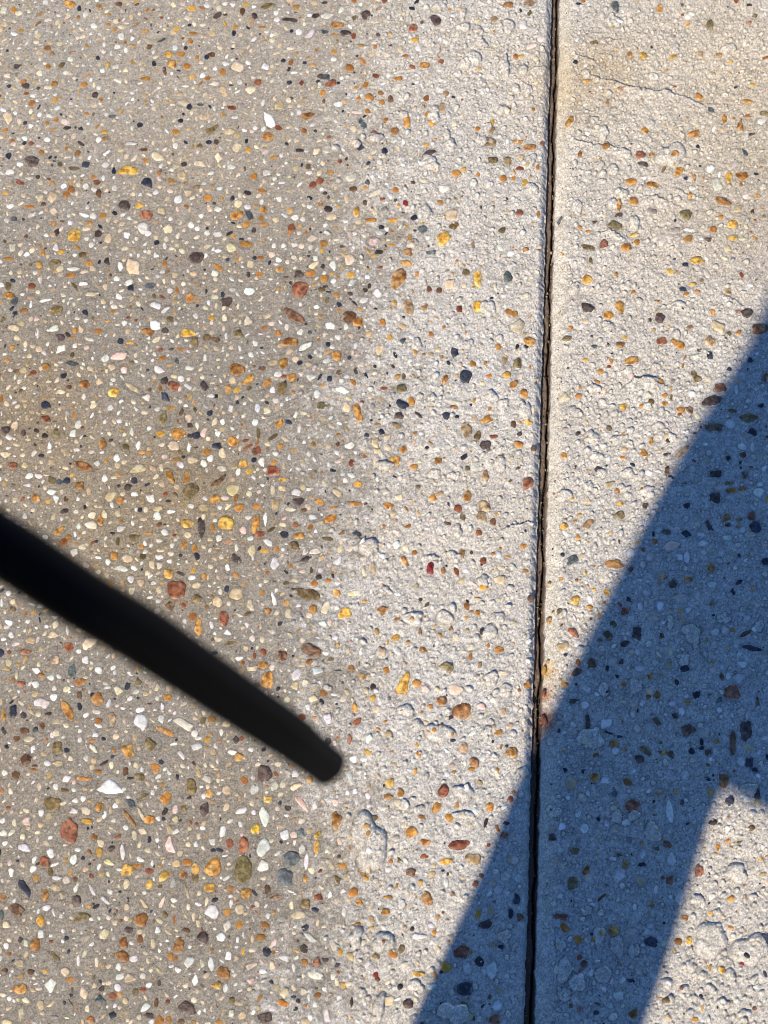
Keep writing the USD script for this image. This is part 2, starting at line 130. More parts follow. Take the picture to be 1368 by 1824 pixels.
(912, 456): """405 120 70 60 y;418 32 28 44 v;990 25 76 44 y;840 88 66 40 y;925 50 40 30 k;1040 95 66 30 -60 w;1010 130 30 20 v;1225 98 28 44 r;965 155 50 24 y;912 180 44 26 k;930 208 36 24 o;990 190 30 18 o;1155 190 40 36 t;555 100 24 22 o;645 195 28 24 o;775 242 36 20 o;330 175 50 60 m;365 225 20 28 t;400 278 86 66 d;515 315 58 46 -40 o;575 272 50 60 o;790 330 56 50 d;738 340 20 20 d;1070 300 34 40 o;1255 315 66 60 d;1205 298 30 14 r;390 350 46 34 c;315 382 26 22 o;515 375 50 60 m;295 440 66 50 v;575 478 48 36 n;435 487 46 20 10 g;945 378 40 36 t;880 420 40 50 m;800 456 58 44 10 r;885 472 86 40 -25 o;1060 462 80 60 t;1210 410 36 34 o;1160 416 30 22 v;985 540 60 34 w;1000 506 26 18 d;1325 390 90 60 b;1110 380 100 80 c;640 560 84 38 10 o;885 265 70 40 m;610 160 50 50 m;970 628 36 30 v;990 656 44 36 v;1112 702 70 44 b;1070 772 102 60 10 d;948 822 46 44 b;1070 912 120 50 -5 b;975 950 30 26 b;1260 870 100 70 v;1285 940 50 36 -30 k;1165 895 60 56 w;1275 555 30 30 k;600 805 50 36 y;815 790 34 26 o;850 755 16 30 v;360 700 24 30 o;280 755 60 60 c;440 705 70 40 m;490 785 50 50 w;520 920 36 34 v;730 670 110 40 m;620 610 50 40 m;725 745 40 30 w;770 590 40 40 m;725 805 50 40 m;800 830 36 36 m;550 840 36 30 m;330 830 60 60 m;785 920 60 60 m;430 970 80 40 m;565 980 60 50 m;630 1005 36 40 m;855 970 50 40 m;785 965 50 40 m;745 995 30 52 o;910 1045 110 44 40 t;707 1056 52 38 -60 o;600 1035 56 36 c;510 1085 40 50 w;595 1080 50 26 o;450 1070 60 30 m;280 1068 36 36 o;335 1130 20 26 b;415 1150 26 20 o;480 1160 50 40 m;620 1160 70 40 m;735 1160 50 60 w;690 1170 30 50 m;830 1145 30 44 b;410 1230 40 50 m;520 1220 60 50 c;570 1255 36 30 o;590 1240 50 40 m;720 1255 80 40 m;280 1280 70 60 m;400 1310 60 40 c;580 1325 60 40 y;320 1296 40 20 o;8 305 50 36 o;30 370 80 70 w;95 455 60 50 o;30 572 46 60 v;95 596 20 30 o;15 690 40 44 o;64 738 40 50 o;70 830 60 90 m;85 892 50 56 y;8 898 30 44 b;35 1008 48 34 -20 o;115 1028 32 34 b;85 1215 60 64 r;35 1130 40 26 40 v;70 215 60 40 w;50 640 50 60 w;1235 1065 50 46 b;1160 1080 30 34 k;1220 1105 24 30 k;1280 1130 50 20 v;1090 1165 64 44 d;1245 1170 34 44 b;940 1215 100 14 5 b;1160 1215 50 20 v;1175 1252 64 26 o;1085 1292 60 66 d;930 1335 60 40 k;1100 1240 40 36 w;1325 1220 36 30 w;1070 1212 50 26 w;1230 1018 46 36 -30 w;1200 715 24 50 w;1265 775 40 30 w;1285 1020 24 60 w;1155 995 36 40 w;960 1140 40 36 w;1350 660 40 40 r;1330 800 30 24 k;1160 605 30 20 k;1320 1265 60 50 w;710 1340 40 50 d""",
(0, 912): """535 45 36 60 n;560 15 40 50 c;490 70 60 54 c;840 25 70 44 60 w;1000 62 66 44 y;1075 82 40 100 d;1208 58 80 74 y;1330 30 40 36 w;1360 70 30 90 o;650 50 24 24 o;710 48 20 16 s;850 68 36 24 30 b;645 90 54 34 w;600 112 40 20 k;315 100 110 44 45 o;350 152 76 40 35 n;405 168 30 26 o;400 115 24 36 w;515 156 24 20 k;628 158 22 44 v;715 136 70 56 25 v;785 112 60 16 -5 o;880 105 50 34 w;850 152 50 24 w;932 126 24 20 r;1168 138 36 50 w;1135 85 20 44 o;1120 146 36 24 c;1300 100 50 46 p;1340 140 44 30 w;758 188 46 26 o;775 212 32 26 w;982 180 34 60 o;1040 190 34 50 o;1220 160 50 30 t;1262 190 24 50 w;920 180 30 40 w;912 224 44 34 w;858 205 50 24 c;610 235 40 44 o;525 242 40 20 w;675 245 66 46 c;762 240 36 40 v;1180 240 30 34 c;1340 205 60 60 c;390 215 50 50 w;1260 250 60 40 -35 d;850 240 44 24 w;905 264 36 28 w;855 284 44 40 w;810 282 30 46 c;648 302 84 36 w;718 296 40 34 w;1125 294 30 34 c;1215 295 28 60 w;845 325 36 32 w;800 345 34 24 30 w;900 330 50 54 o;968 330 50 22 -25 d;1092 342 38 38 o;1262 340 40 40 o;570 340 36 40 w;698 356 46 40 w;1030 350 50 30 30 w;820 380 30 20 w;944 414 90 100 r;1060 466 86 52 -40 v;1055 392 60 34 10 c;1268 432 80 64 20 c;1165 475 60 60 c;1195 570 46 84 r;900 496 80 58 55 b;1060 615 40 84 o;1340 500 60 70 c;1130 605 30 46 w;1165 680 50 30 w;1230 700 60 34 20 v;1280 780 54 34 w;1280 550 50 20 -20 w;1320 600 24 40 w;1350 675 30 40 w;995 485 30 20 o;1360 765 20 44 r;1215 640 60 40 w;1345 835 60 60 c;45 435 30 30 w;8 485 20 50 w;36 618 40 28 w;60 655 36 46 w;165 686 56 44 35 w;150 585 36 24 w;285 655 50 44 c;358 630 20 60 w;365 722 50 48 40 r;140 745 60 40 r;470 700 90 70 c;295 735 50 36 s;190 845 54 40 w;225 875 46 50 o;272 885 40 34 w;455 790 40 46 w;383 842 84 52 60 g;525 845 54 40 w;602 832 40 36 w;295 790 50 44 t;108 915 56 46 r;192 925 44 44 w;430 910 56 40 n;740 908 44 50 v;695 866 36 26 -30 w;840 940 36 44 c;630 950 70 50 -40 c;730 960 50 26 30 w;520 1000 64 62 n;425 980 30 46 b;895 990 44 36 o;840 998 30 40 w;865 1045 28 60 w;800 1026 44 16 r;225 1020 80 60 w;70 1062 44 60 k;362 1062 106 44 -65 o;20 1090 36 90 o;460 1085 44 36 50 w;660 1050 40 20 w;512 1070 54 26 p;600 1105 34 76 t;525 1118 36 40 n;258 1080 36 28 d;310 1118 76 54 25 w;755 1115 76 90 w;860 1108 36 44 w;885 1172 100 30 -25 o;975 1135 110 50 -25 w;1045 1105 40 30 c;1185 1175 32 50 w;1065 1210 40 24 w;1260 1222 46 50 d;185 1165 36 40 g;222 1150 44 50 b;130 1170 50 34 b;300 1185 34 46 c;340 1200 30 26 w;275 1195 30 36 w;88 1212 40 34 b;157 1215 60 46 c;512 1190 40 34 w;553 1212 26 20 k;810 1235 100 124 v;684 1280 84 104 o;305 1262 56 66 v;612 1275 46 40 o;500 1265 60 30 -50 w;178 1265 34 50 w;1050 1260 66 70 w;970 1300 60 40 -30 w;1275 1310 46 44 o;1240 1285 50 36 w;138 1325 60 60 b;380 1318 36 40 c;190 1355 50 30 b;310 1345 60 30 c;460 1318 34 40 w;602 1310 34 20 k;830 1358 50 30 o;1340 1270 50 30 -40 w;1150 1250 30 40 w;1095 1300 16 40 c;1035 1345 26 30 b;555 1345 60 24 30 d""",
(456, 912): """10 55 36 80 o;50 35 24 70 w;310 28 70 40 w;400 35 64 40 15 o;210 72 50 42 r;20 115 50 46 r;232 128 54 36 15 o;455 114 66 24 40 n;385 144 60 26 -5 v;540 115 50 30 -20 k;68 165 70 34 -40 w;205 182 66 50 v;315 210 54 30 10 w;260 215 36 40 w;45 208 50 30 y;275 248 96 28 20 d;98 270 46 84 w;188 290 26 22 o;445 258 60 50 w;390 285 40 36 p;250 318 40 30 p;338 348 40 36 -30 d;295 315 16 50 v;312 382 42 30 o;434 382 28 24 w;388 368 34 26 o;160 380 34 20 v;100 372 36 20 v;210 365 40 30 c;275 438 156 60 -8 v;434 436 68 36 -65 o;520 435 90 50 c;95 468 84 22 -75 w;226 500 44 24 w;372 512 84 40 65 w;66 528 46 54 n;305 518 46 40 o;168 545 60 70 w;475 542 74 56 30 y;675 524 66 64 n;395 590 24 40 p;360 598 50 30 w;80 638 80 24 -10 w;295 742 100 66 -30 b;140 770 46 62 b;285 803 38 34 n;40 818 54 40 o;60 900 68 84 o;215 865 74 62 30 w;325 855 80 56 20 w;208 928 40 50 c;305 995 60 60 c;425 846 80 10 k;510 834 34 34 n;550 810 20 50 t;580 880 70 50 t;780 925 150 74 72 y;675 750 60 60 w;625 935 30 40 d;530 1045 64 36 -70 o;540 1122 50 36 30 r;500 1215 34 84 r;275 1040 44 26 -40 w;360 1055 36 24 30 w;390 1110 50 70 w;412 1188 34 18 w;420 1235 30 40 p;600 1210 50 50 w;665 1020 24 40 w;690 1118 36 20 o;775 1120 70 22 30 w;723 1282 26 24 o;525 1320 50 44 w;600 1285 40 30 y;560 1165 30 34 w;1100 230 50 60 n;932 300 38 76 R;792 265 72 36 -60 o;846 216 34 34 o;1000 312 34 44 n;985 92 40 36 w;1022 64 40 26 b;750 105 70 40 -40 p;1205 25 66 60 t;1105 25 34 44 v;1265 55 40 36 b;1080 100 40 60 m;1265 225 30 24 o;1345 240 40 20 -30 o;1120 315 50 26 w;1300 360 80 50 c;1205 282 22 24 k;600 185 100 80 m;625 300 40 60 c;930 245 80 30 m;1060 240 60 60 m;1215 365 60 50 m;680 420 50 50 m;915 495 34 36 v;875 650 30 76 t;1042 625 38 36 n;985 658 38 34 o;1185 540 32 30 o;1122 565 20 24 y;840 570 80 80 m;1010 560 80 60 m;1290 570 80 60 m;1250 640 70 80 m;1298 735 50 40 o;1240 715 20 26 o;1145 770 24 50 n;1195 815 34 40 t;1020 825 86 70 -30 v;1065 948 80 60 p;905 945 50 50 p;990 1012 60 50 n;1100 1065 100 96 n;1040 1098 32 30 d;930 1042 34 24 o;1325 1070 44 50 c;1195 1035 60 40 p;1295 1178 46 36 o;1108 1260 50 54 t;950 1170 30 40 o;1045 1188 22 30 o;980 1180 130 90 m;800 1060 90 50 m;860 1140 60 60 m;1310 860 80 30 c;1260 890 60 80 m;1360 1285 60 54 n;1165 1340 56 50 n;1275 1310 44 40 m;1340 950 60 60 m;1235 1170 50 50 m;860 1245 20 30 y;1265 1225 20 30 k""",
(912, 912): """60 185 40 40 o;68 316 44 24 n;100 460 40 34 b;85 920 50 50 n;10 1285 40 50 o;80 270 44 40 w;410 65 92 56 60 t;575 18 60 40 v;278 78 40 34 y;320 255 80 50 30 g;540 280 100 56 n;438 290 40 20 o;390 325 24 30 y;265 360 30 28 o;200 382 24 20 y;438 420 28 36 y;508 432 40 40 y;338 475 46 50 y;415 510 30 30 o;490 488 26 24 o;248 530 36 34 v;198 580 24 36 n;425 572 26 18 d;460 555 26 26 o;320 640 100 50 -35 r;280 720 80 60 c;345 860 90 46 30 b;425 812 50 54 b;375 740 60 50 m;280 920 40 30 o;170 970 24 50 r;165 1110 44 80 r;172 850 30 50 y;190 800 20 20 o;330 1010 60 24 d;318 950 26 24 w;400 945 80 60 w;385 1035 54 44 30 w;498 1132 74 50 10 w;405 1120 30 70 d;420 1210 130 90 m;545 1240 50 40 o;590 1120 116 16 -60 t;515 660 54 44 -40 b;470 680 30 30 b;670 650 56 76 d;605 530 50 44 r;620 466 56 34 -45 d;585 805 26 40 d;510 835 18 34 k;560 878 26 20 k;590 415 20 30 w;720 430 50 44 w;800 348 64 50 t;860 385 40 50 d;925 115 70 46 k;825 108 50 26 d;945 360 66 70 n;1060 300 44 50 n;850 185 90 50 20 p;785 95 40 36 w;895 240 50 44 w;740 240 50 44 35 w;1010 120 50 36 -15 w;1150 138 54 30 w;1055 75 70 26 -65 d;1150 30 60 50 n;1155 70 30 24 d;1300 80 60 66 k;1280 20 40 50 r;1215 40 24 24 o;1230 100 36 36 w;1210 235 26 24 d;1355 265 36 44 k;1270 120 60 30 c;1020 170 60 40 w;1025 215 36 30 w;1120 215 36 50 w;980 260 30 30 w;935 240 30 80 w;1215 375 60 30 25 k;1285 410 20 30 o;870 430 28 24 w;900 462 90 46 5 w;790 505 50 60 w;845 590 40 60 m;940 525 40 30 30 w;715 490 24 40 w;685 505 30 50 w;635 570 40 24 w;755 570 60 30 w;1070 490 26 40 t;1070 390 60 40 w;1320 610 46 56 m;1250 650 70 40 25 b;1255 570 40 40 w;1180 632 24 24 o;1130 570 60 50 m;960 650 90 90 m;1010 640 30 40 b;800 660 24 36 b;1280 730 110 44 -15 k;920 840 56 60 k;920 790 50 60 m;765 805 36 34 w;620 765 36 30 w;640 750 30 40 w;540 800 50 50 w;840 815 40 50 w;690 835 70 40 w;1230 815 60 40 w;1125 830 30 50 w;1175 962 80 84 r;985 975 40 56 k;780 980 40 50 n;735 880 30 30 o;1120 880 28 36 b;1195 860 24 30 t;1215 890 70 50 w;860 1025 50 40 w;905 1065 36 44 w;940 1020 44 36 y;1060 975 26 20 v;1105 1005 40 40 g;1315 1015 24 76 b;1225 1070 40 40 m;1255 1085 24 50 w;1005 1100 36 44 w;1110 1060 34 30 w;870 1090 36 30 d;770 1120 78 40 -60 v;845 1145 28 44 w;645 1080 34 40 w;940 1165 90 60 20 b;1250 1170 76 110 d;1180 1230 36 130 b;715 1275 70 40 -45 v;680 1320 50 50 d;810 1285 40 30 o;850 1295 30 40 b;1016 1258 30 30 k;1050 1285 36 40 b;1090 1280 50 50 w;1225 1330 50 60 w;600 1270 24 18 o;555 1275 40 40 w;575 1200 40 20 k;520 1180 50 12 -20 k;490 950 50 70 m;660 930 70 60 m;700 1020 40 40 w;795 1020 20 30 w;210 1220 50 50 w;1270 1340 40 60 k;770 1330 26 20 k""",
(0, 1368): """85 38 46 40 b;22 30 40 50 w;185 8 50 24 n;450 60 84 54 o;525 20 40 30 n;590 95 124 124 w;670 20 30 50 b;745 50 56 52 v;765 146 60 40 15 v;835 14 50 44 n;850 45 40 24 30 w;1023 100 58 80 v;1110 52 66 56 w;948 50 20 34 k;905 25 26 30 w;1245 24 36 30 35 s;1165 66 24 28 w;1210 120 56 56 30 c;1355 120 50 56 w;880 165 124 64 80 o;208 98 26 50 w;55 125 34 40 c;10 125 24 30 o;280 192 90 80 v;345 120 50 24 v;400 170 34 30 w;395 120 30 30 w;390 230 64 50 w;465 226 50 50 c;530 208 44 50 o;697 190 56 36 -50 g;560 252 28 50 w;690 262 104 40 -50 n;755 250 90 22 -60 c;800 275 60 40 o;610 280 50 30 20 w;220 245 40 46 w;45 212 36 26 r;1090 225 66 90 d;985 220 44 46 v;1120 135 50 50 o;1290 230 66 76 w;370 335 84 136 r;140 285 60 60 p;15 282 30 34 w;78 290 30 50 c;465 285 60 28 -15 y;905 330 54 50 c;765 335 50 40 -40 c;720 360 30 60 c;670 318 34 26 -20 w;625 370 40 40 r;935 275 40 50 c;1060 365 30 50 c;1190 345 40 70 w;1285 300 24 50 w;1355 325 40 60 Y;1135 390 60 50 30 w;1045 405 30 44 w;510 370 46 40 n;540 405 50 60 c;530 450 36 50 y;910 410 80 90 p;655 445 34 84 w;1302 410 56 80 r;135 428 74 44 -15 w;270 450 60 50 -40 w;238 502 54 60 r;296 512 60 34 10 w;390 485 56 60 w;480 452 34 40 n;415 435 36 30 w;200 512 24 24 d;20 350 50 40 w;268 370 26 26 w;120 370 40 40 c;1035 460 60 30 s;1140 440 30 24 k;1200 468 36 16 w;580 505 60 44 c;680 545 70 60 y;738 520 50 36 o;880 575 90 44 30 y;800 622 56 60 y;1138 520 110 100 o;1045 540 40 70 o;1000 505 50 36 o;1298 540 150 86 85 v;1220 512 28 24 w;978 570 40 50 n;820 525 20 16 k;540 568 24 24 y;190 590 40 46 o;60 560 40 70 w;305 590 60 36 w;355 600 40 50 w;400 595 30 30 -40 b;132 640 110 50 -60 k;20 690 44 46 o;408 640 86 24 65 w;490 650 84 26 -70 w;300 640 60 50 c;330 680 60 40 c;242 680 36 60 n;410 706 46 50 d;592 665 50 34 -60 w;560 705 60 28 -45 w;680 620 34 60 c;765 720 80 24 -50 c;1000 670 116 16 -75 w;1210 590 44 20 35 w;1120 640 60 46 y;1315 670 54 60 o;90 760 80 56 -35 b;248 748 54 36 15 w;222 815 50 70 y;475 740 30 30 y;430 798 96 56 5 v;285 775 24 46 w;675 745 34 50 c;675 800 30 40 c;752 812 66 76 n;865 720 76 22 70 c;930 705 40 40 w;1135 770 66 76 w;1282 755 60 60 c;1350 740 24 24 r;1145 705 40 30 k;1235 720 30 46 w;168 800 26 34 w;8 785 24 60 g;35 835 40 40 c;222 886 40 46 w;335 872 36 34 w;272 896 30 24 w;190 945 50 70 n;140 935 50 40 -40 w;270 928 32 24 r;555 890 60 60 c;610 830 34 44 c;685 868 66 50 d;660 935 50 56 n;748 915 30 46 n;820 940 40 60 w;843 868 36 50 w;1060 830 44 44 c;1035 795 30 50 c;930 810 18 50 n;1000 870 60 30 -35 b;1085 905 56 66 d;1215 840 76 50 35 w;1178 905 56 44 w;1300 890 24 60 w;1270 920 26 40 w;955 950 90 46 70 n;1300 980 34 54 y;655 1005 80 50 -15 n;910 1005 30 40 o;295 1008 70 24 -50 v;515 1035 26 56 c;420 1030 24 60 w;635 1060 40 44 w;760 1072 30 30 c;1010 1035 60 64 w;1080 1045 30 50 c;1130 1048 36 70 w;1195 1095 66 66 n;1265 1020 40 40 c;105 1048 64 50 -20 w;25 1080 50 40 25 b;245 1085 40 40 y;345 1090 56 50 c;165 1090 40 30 b;700 1125 80 50 w;795 1160 40 40 w;855 1148 28 60 d;945 1078 50 36 w;1045 1135 40 60 w;1160 1162 60 44 y;1208 1175 34 60 w;1340 1060 70 40 25 c;1340 1140 50 44 p;108 1182 70 54 o;268 1165 60 76 w;450 1210 60 90 c;530 1240 54 70 g;604 1218 40 40 r;765 1185 36 30 r;775 1280 76 44 50 w;835 1255 24 50 b;1000 1285 96 70 -40 d;1240 1240 34 36 v;1285 1190 30 30 w;1040 1240 40 30 c;110 1310 50 90 c;48 1285 40 30 c;270 1265 70 16 35 c;375 1250 70 12 -60 v;380 1215 22 20 k;345 1255 18 26 k;480 1345 50 44 n;900 1345 36 40 n;800 1325 50 34 d;815 1355 36 34 w;1170 1356 44 24 o;35 1355 60 30 c;1240 1315 40 50 w;1355 1305 30 50 w;970 1355 40 30 b;1130 1285 14 40 c""",
(456, 1368): """45 30 84 80 d;210 30 40 40 w;105 100 54 54 w;8 110 20 50 w;215 100 56 34 20 c;62 170 60 60 y;240 185 130 50 -50 p;428 185 40 36 p;430 280 92 60 80 n;505 50 84 38 -65 w;490 130 36 34 w;530 125 30 36 w;600 150 34 50 w;540 180 20 40 w;115 220 40 30 c;170 215 36 30 d;45 275 60 110 w;210 268 18 18 o;95 262 20 30 w;155 360 50 60 w;238 345 44 44 g;325 360 80 40 70 y;325 420 40 70 y;8 330 40 76 Y;370 295 30 30 c;40 430 80 100 w;250 430 42 60 w;192 485 90 74 g;270 500 26 80 w;40 525 80 60 w;155 585 84 90 g;120 455 50 20 30 w;380 495 26 20 c;262 600 34 80 o;60 650 34 50 b;100 690 84 36 10 b;330 690 50 56 r;435 597 50 36 -45 v;465 658 36 36 w;265 725 50 60 v;232 782 114 64 5 c;65 795 36 40 w;45 838 50 36 n;25 905 44 40 n;365 850 60 24 10 c;300 915 100 36 -35 w;395 680 24 40 w;415 945 56 66 w;450 985 30 40 y;150 1015 70 50 w;85 1055 36 50 c;215 1015 40 20 50 w;260 1038 36 40 n;325 1035 50 46 r;370 1025 40 24 d;40 1085 44 36 w;320 1110 90 56 -20 w;410 1115 44 36 w;440 1090 20 24 r;640 1105 30 34 R;565 1110 16 16 r;155 1195 60 60 c;255 1190 56 44 c;365 1180 36 40 w;200 1222 40 20 k;330 1215 40 34 n;145 1258 60 40 -10 o;90 1290 36 30 w;380 1310 46 110 w;50 1335 80 60 d;510 1245 18 80 d;635 1340 40 34 w;510 1335 20 26 o;700 1240 80 60 c;813 1265 66 60 d;660 1270 60 120 m;570 1200 30 50 m;715 80 44 54 y;705 155 54 36 n;850 20 24 40 y;1060 24 36 26 o;1150 8 40 24 o;1290 8 24 20 o;1198 75 44 50 t;1000 125 60 70 r;965 210 74 40 50 o;1075 195 26 50 o;885 265 50 20 -20 n;1250 210 70 70 o;1110 130 100 70 m;790 200 60 50 m;870 220 50 40 m;1110 250 100 40 m;630 268 44 30 v;605 400 170 260 m;830 345 60 60 o;905 396 60 34 n;1090 408 150 70 8 r;1245 410 30 40 r;900 470 50 30 20 r;1015 498 84 34 12 y;1160 485 84 66 t;830 555 66 50 15 b;720 498 26 26 o;750 375 60 30 s;1205 575 34 26 b;1170 618 34 38 r;1330 360 50 40 r;1335 295 50 24 d;880 612 24 30 y;550 715 60 36 o;705 690 50 20 o;915 702 90 54 -60 n;855 690 24 20 o;690 768 50 40 o;795 735 24 30 o;1050 675 24 30 t;835 858 32 30 d;570 565 36 24 o;600 540 40 44 c;1015 615 34 50 w;885 900 100 50 w;775 965 50 60 v;535 905 70 100 m;680 930 100 100 m;640 1010 50 40 t;865 1100 80 40 y;620 855 24 20 y;850 820 50 20 30 w;1230 835 76 50 30 d;1100 980 80 76 r;1305 955 40 44 k;1110 1178 84 72 k;1115 1258 50 44 v;1060 1310 140 110 m;1290 1270 60 60 w;1275 1345 50 60 r;1165 1335 20 36 b;1190 1345 36 40 w;1215 1085 36 40 w;1260 1080 60 90 w;1340 1115 36 30 w;990 1260 30 20 k;1250 1225 30 30 v;1295 650 50 50 w;1335 580 60 60 w;1365 480 40 60 w;1295 480 40 40 w;940 1170 60 40 w;850 1160 70 50 m;990 1090 20 20 k;1130 1070 50 70 w;1330 900 60 60 m;1360 780 30 60 k""",
(912, 1368): """10 490 40 60 w;25 700 40 60 k;40 790 50 50 b;30 590 36 44 w;60 20 60 50 m;10 130 30 30 o;325 75 70 80 w;285 8 36 30 k;380 15 40 30 k;440 50 60 60 o;500 70 60 40 w;550 130 90 34 70 g;640 205 84 76 -20 r;375 160 50 44 -30 w;545 218 40 34 c;355 245 44 60 w;300 160 34 26 w;405 135 24 40 w;225 230 70 60 m;560 260 60 60 m;610 290 60 40 w;505 300 30 60 w;550 325 56 36 60 w;385 325 40 70 w;458 350 50 50 w;460 272 24 30 k;650 255 60 50 m;840 220 60 140 w;790 140 60 60 t;925 40 50 50 w;880 125 30 24 y;1060 130 30 50 o;1132 65 60 96 n;1165 175 44 60 k;1310 140 36 50 d;1255 165 50 40 w;1295 10 40 30 k;1270 110 70 60 m;930 170 30 24 w;910 185 20 30 d;940 300 20 20 k;1215 398 36 24 v;1100 425 30 50 o;1155 388 30 30 o;830 410 60 36 -20 r;775 432 46 40 v;700 460 50 60 w;695 515 40 26 k;690 405 16 36 y;750 345 80 90 m;850 490 50 70 w;605 515 36 40 o;575 468 30 20 b;540 484 50 24 w;340 445 70 60 v;400 545 50 56 n;325 605 90 100 v;575 575 76 76 w;690 605 46 50 w;845 605 56 60 r;478 690 66 40 40 r;510 625 22 20 b;262 795 76 40 -15 r;258 685 36 36 w;315 680 30 24 w;215 370 44 40 d;220 325 30 30 c;745 730 44 36 -20 n;655 745 24 40 w;895 690 50 90 w;740 845 40 30 w;640 880 70 44 w;545 870 50 60 o;745 930 80 50 -35 k;480 880 30 30 o;465 900 70 80 m;398 920 30 36 c;395 870 30 30 m;260 945 44 70 m;560 950 70 90 m;280 1080 70 120 m;275 1045 30 26 w;375 1060 84 28 60 b;485 1105 76 86 m;345 1150 80 80 m;575 1050 60 34 -60 t;640 1138 50 32 -15 k;590 1135 40 60 w;715 1105 50 20 -45 t;570 1215 60 60 w;355 1290 40 44 r;455 1262 36 30 d;452 1305 34 30 k;645 1320 64 80 n;520 1270 36 36 w;280 1210 70 60 m;400 765 50 40 m;650 980 50 70 m;720 780 24 40 w;770 650 24 50 w;1000 550 46 70 r;990 628 60 10 d;925 800 40 44 n;945 925 44 50 y;870 975 16 26 o;1065 688 50 40 w;1170 700 40 34 o;1248 700 20 50 y;1242 628 24 22 r;1060 775 36 30 y;1330 490 24 30 o;1120 1080 36 40 y;1230 1045 24 30 R;1295 1285 26 24 r;975 1345 36 30 o;1355 915 50 60 k;1200 560 100 90 m;1060 920 170 160 m;1270 970 170 150 m;950 1060 60 60 m;830 1150 60 50 m;845 1240 50 40 m;1020 1110 40 50 m;1165 1100 50 60 m;1070 1190 40 50 m;1290 1130 40 40 m;990 700 60 50 m;1100 775 40 34 m;1270 1190 50 40 m;920 1180 40 40 m;970 1230 40 44 m;1130 1260 70 50 m;950 1310 50 40 m;1240 1310 60 40 m;1290 690 40 36 m""",
}

# ---------------------------------------------------------------- materials
def concrete_look(path):
    return usdkit.material(stage, path, {
        "tint": ("attribute", {"attribute": "tint"}),
        "geo": ("geometry", {}),
        "grain": ("voronoi_texture", {"scale": 1050.0, "randomness": 1.0}),
        "bw": ("rgb_to_bw", {}),
        "grain_k": ("map_range", {"from_min": 0.2, "from_max": 0.8, "to_min": 0.70, "to_max": 1.26, "clamp": True}),
        "fine": ("noise_texture", {"scale": 2600.0, "detail": 2.0}),
        "fine_k": ("map_range", {"from_min": 0.3, "from_max": 0.7, "to_min": 0.76, "to_max": 1.20, "clamp": True}),
        "pit": ("voronoi_texture", {"scale": 470.0, "randomness": 1.0}),
        "pit_k": ("map_range", {"from_min": 0.09, "from_max": 0.20, "to_min": 0.50, "to_max": 1.0, "clamp": True}),
        "m1": ("math", {"math_type": "multiply"}),
        "m2": ("math", {"math_type": "multiply"}),
        "col": ("vector_math", {"math_type": "scale"}),
        "rough": ("noise_texture", {"scale": 1500.0, "detail": 4.0, "roughness": 0.65}),
        "bump": ("bump", {"strength": 1.0, "distance": 0.0007}),
        "p": ("principled_bsdf", {"roughness": 0.85, "specular_ior_level": 0.25})},
        [("geo.position", "grain.vector"), ("geo.position", "fine.vector"), ("geo.position", "pit.vector"), ("geo.position", "rough.vector"),
         ("grain.color", "bw.color"), ("bw.val", "grain_k.value"), ("fine.fac", "fine_k.value"), ("pit.distance", "pit_k.value"),
         ("grain_k.result", "m1.value1"), ("fine_k.result", "m1.value2"), ("m1.value", "m2.value1"), ("pit_k.result", "m2.value2"),
         ("tint.color", "col.vector1"), ("m2.value", "col.scale"), ("col.vector", "p.base_color"),
         ("rough.fac", "bump.height"), ("bump.normal", "p.normal")], surface="p.BSDF")


def stone_look(path, scale, lo, hi, glo, ghi, rough, spec, bump):
    return usdkit.material(stage, path, {
        "tint": ("attribute", {"attribute": "tint"}),
        "geo": ("geometry", {}),
        "n1": ("noise_texture", {"scale": scale, "detail": 4.0, "roughness": 0.6}),
        "k1": ("map_range", {"from_min": 0.36, "from_max": 0.64, "to_min": lo, "to_max": hi, "clamp": True}),
        "n2": ("noise_texture", {"scale": scale * 0.45, "detail": 2.0, "distortion": 0.8}),
        "k2": ("map_range", {"from_min": 0.40, "from_max": 0.60, "to_min": glo, "to_max": ghi, "clamp": True}),
        "gam": ("gamma", {}),
        "col": ("vector_math", {"math_type": "scale"}),
        "r": ("noise_texture", {"scale": 900.0, "detail": 3.0}),
        "bump": ("bump", {"strength": bump, "distance": 0.0006}),
        "p": ("principled_bsdf", {"roughness": rough, "specular_ior_level": spec})},
        [("geo.position", "n1.vector"), ("geo.position", "n2.vector"), ("geo.position", "r.vector"),
         ("n1.fac", "k1.value"), ("n2.fac", "k2.value"), ("tint.color", "gam.color"), ("k2.result", "gam.gamma"),
         ("gam.color", "col.vector1"), ("k1.result", "col.scale"), ("col.vector", "p.base_color"),
         ("r.fac", "bump.height"), ("bump.normal", "p.normal")], surface="p.BSDF")


def plain_look(path, colour, rough, spec=0.3, scale=300.0, bump=0.2, vary=0.25):
    return usdkit.material(stage, path, {
        "geo": ("geometry", {}),
        "n": ("noise_texture", {"scale": scale, "detail": 3.0}),
        "k": ("map_range", {"from_min": 0.3, "from_max": 0.7, "to_min": 1 - vary, "to_max": 1 + vary, "clamp": True}),
        "c": ("color", {"value": tuple(colour)}),
        "col": ("vector_math", {"math_type": "scale"}),
        "bump": ("bump", {"strength": bump, "distance": 0.0006}),
        "p": ("principled_bsdf", {"roughness": rough, "specular_ior_level": spec})},
        [("geo.position", "n.vector"), ("n.fac", "k.value"), ("c.color", "col.vector1"), ("k.result", "col.scale"), ("col.vector", "p.base_color"),
         ("n.fac", "bump.height"), ("bump.normal", "p.normal")], surface="p.BSDF")


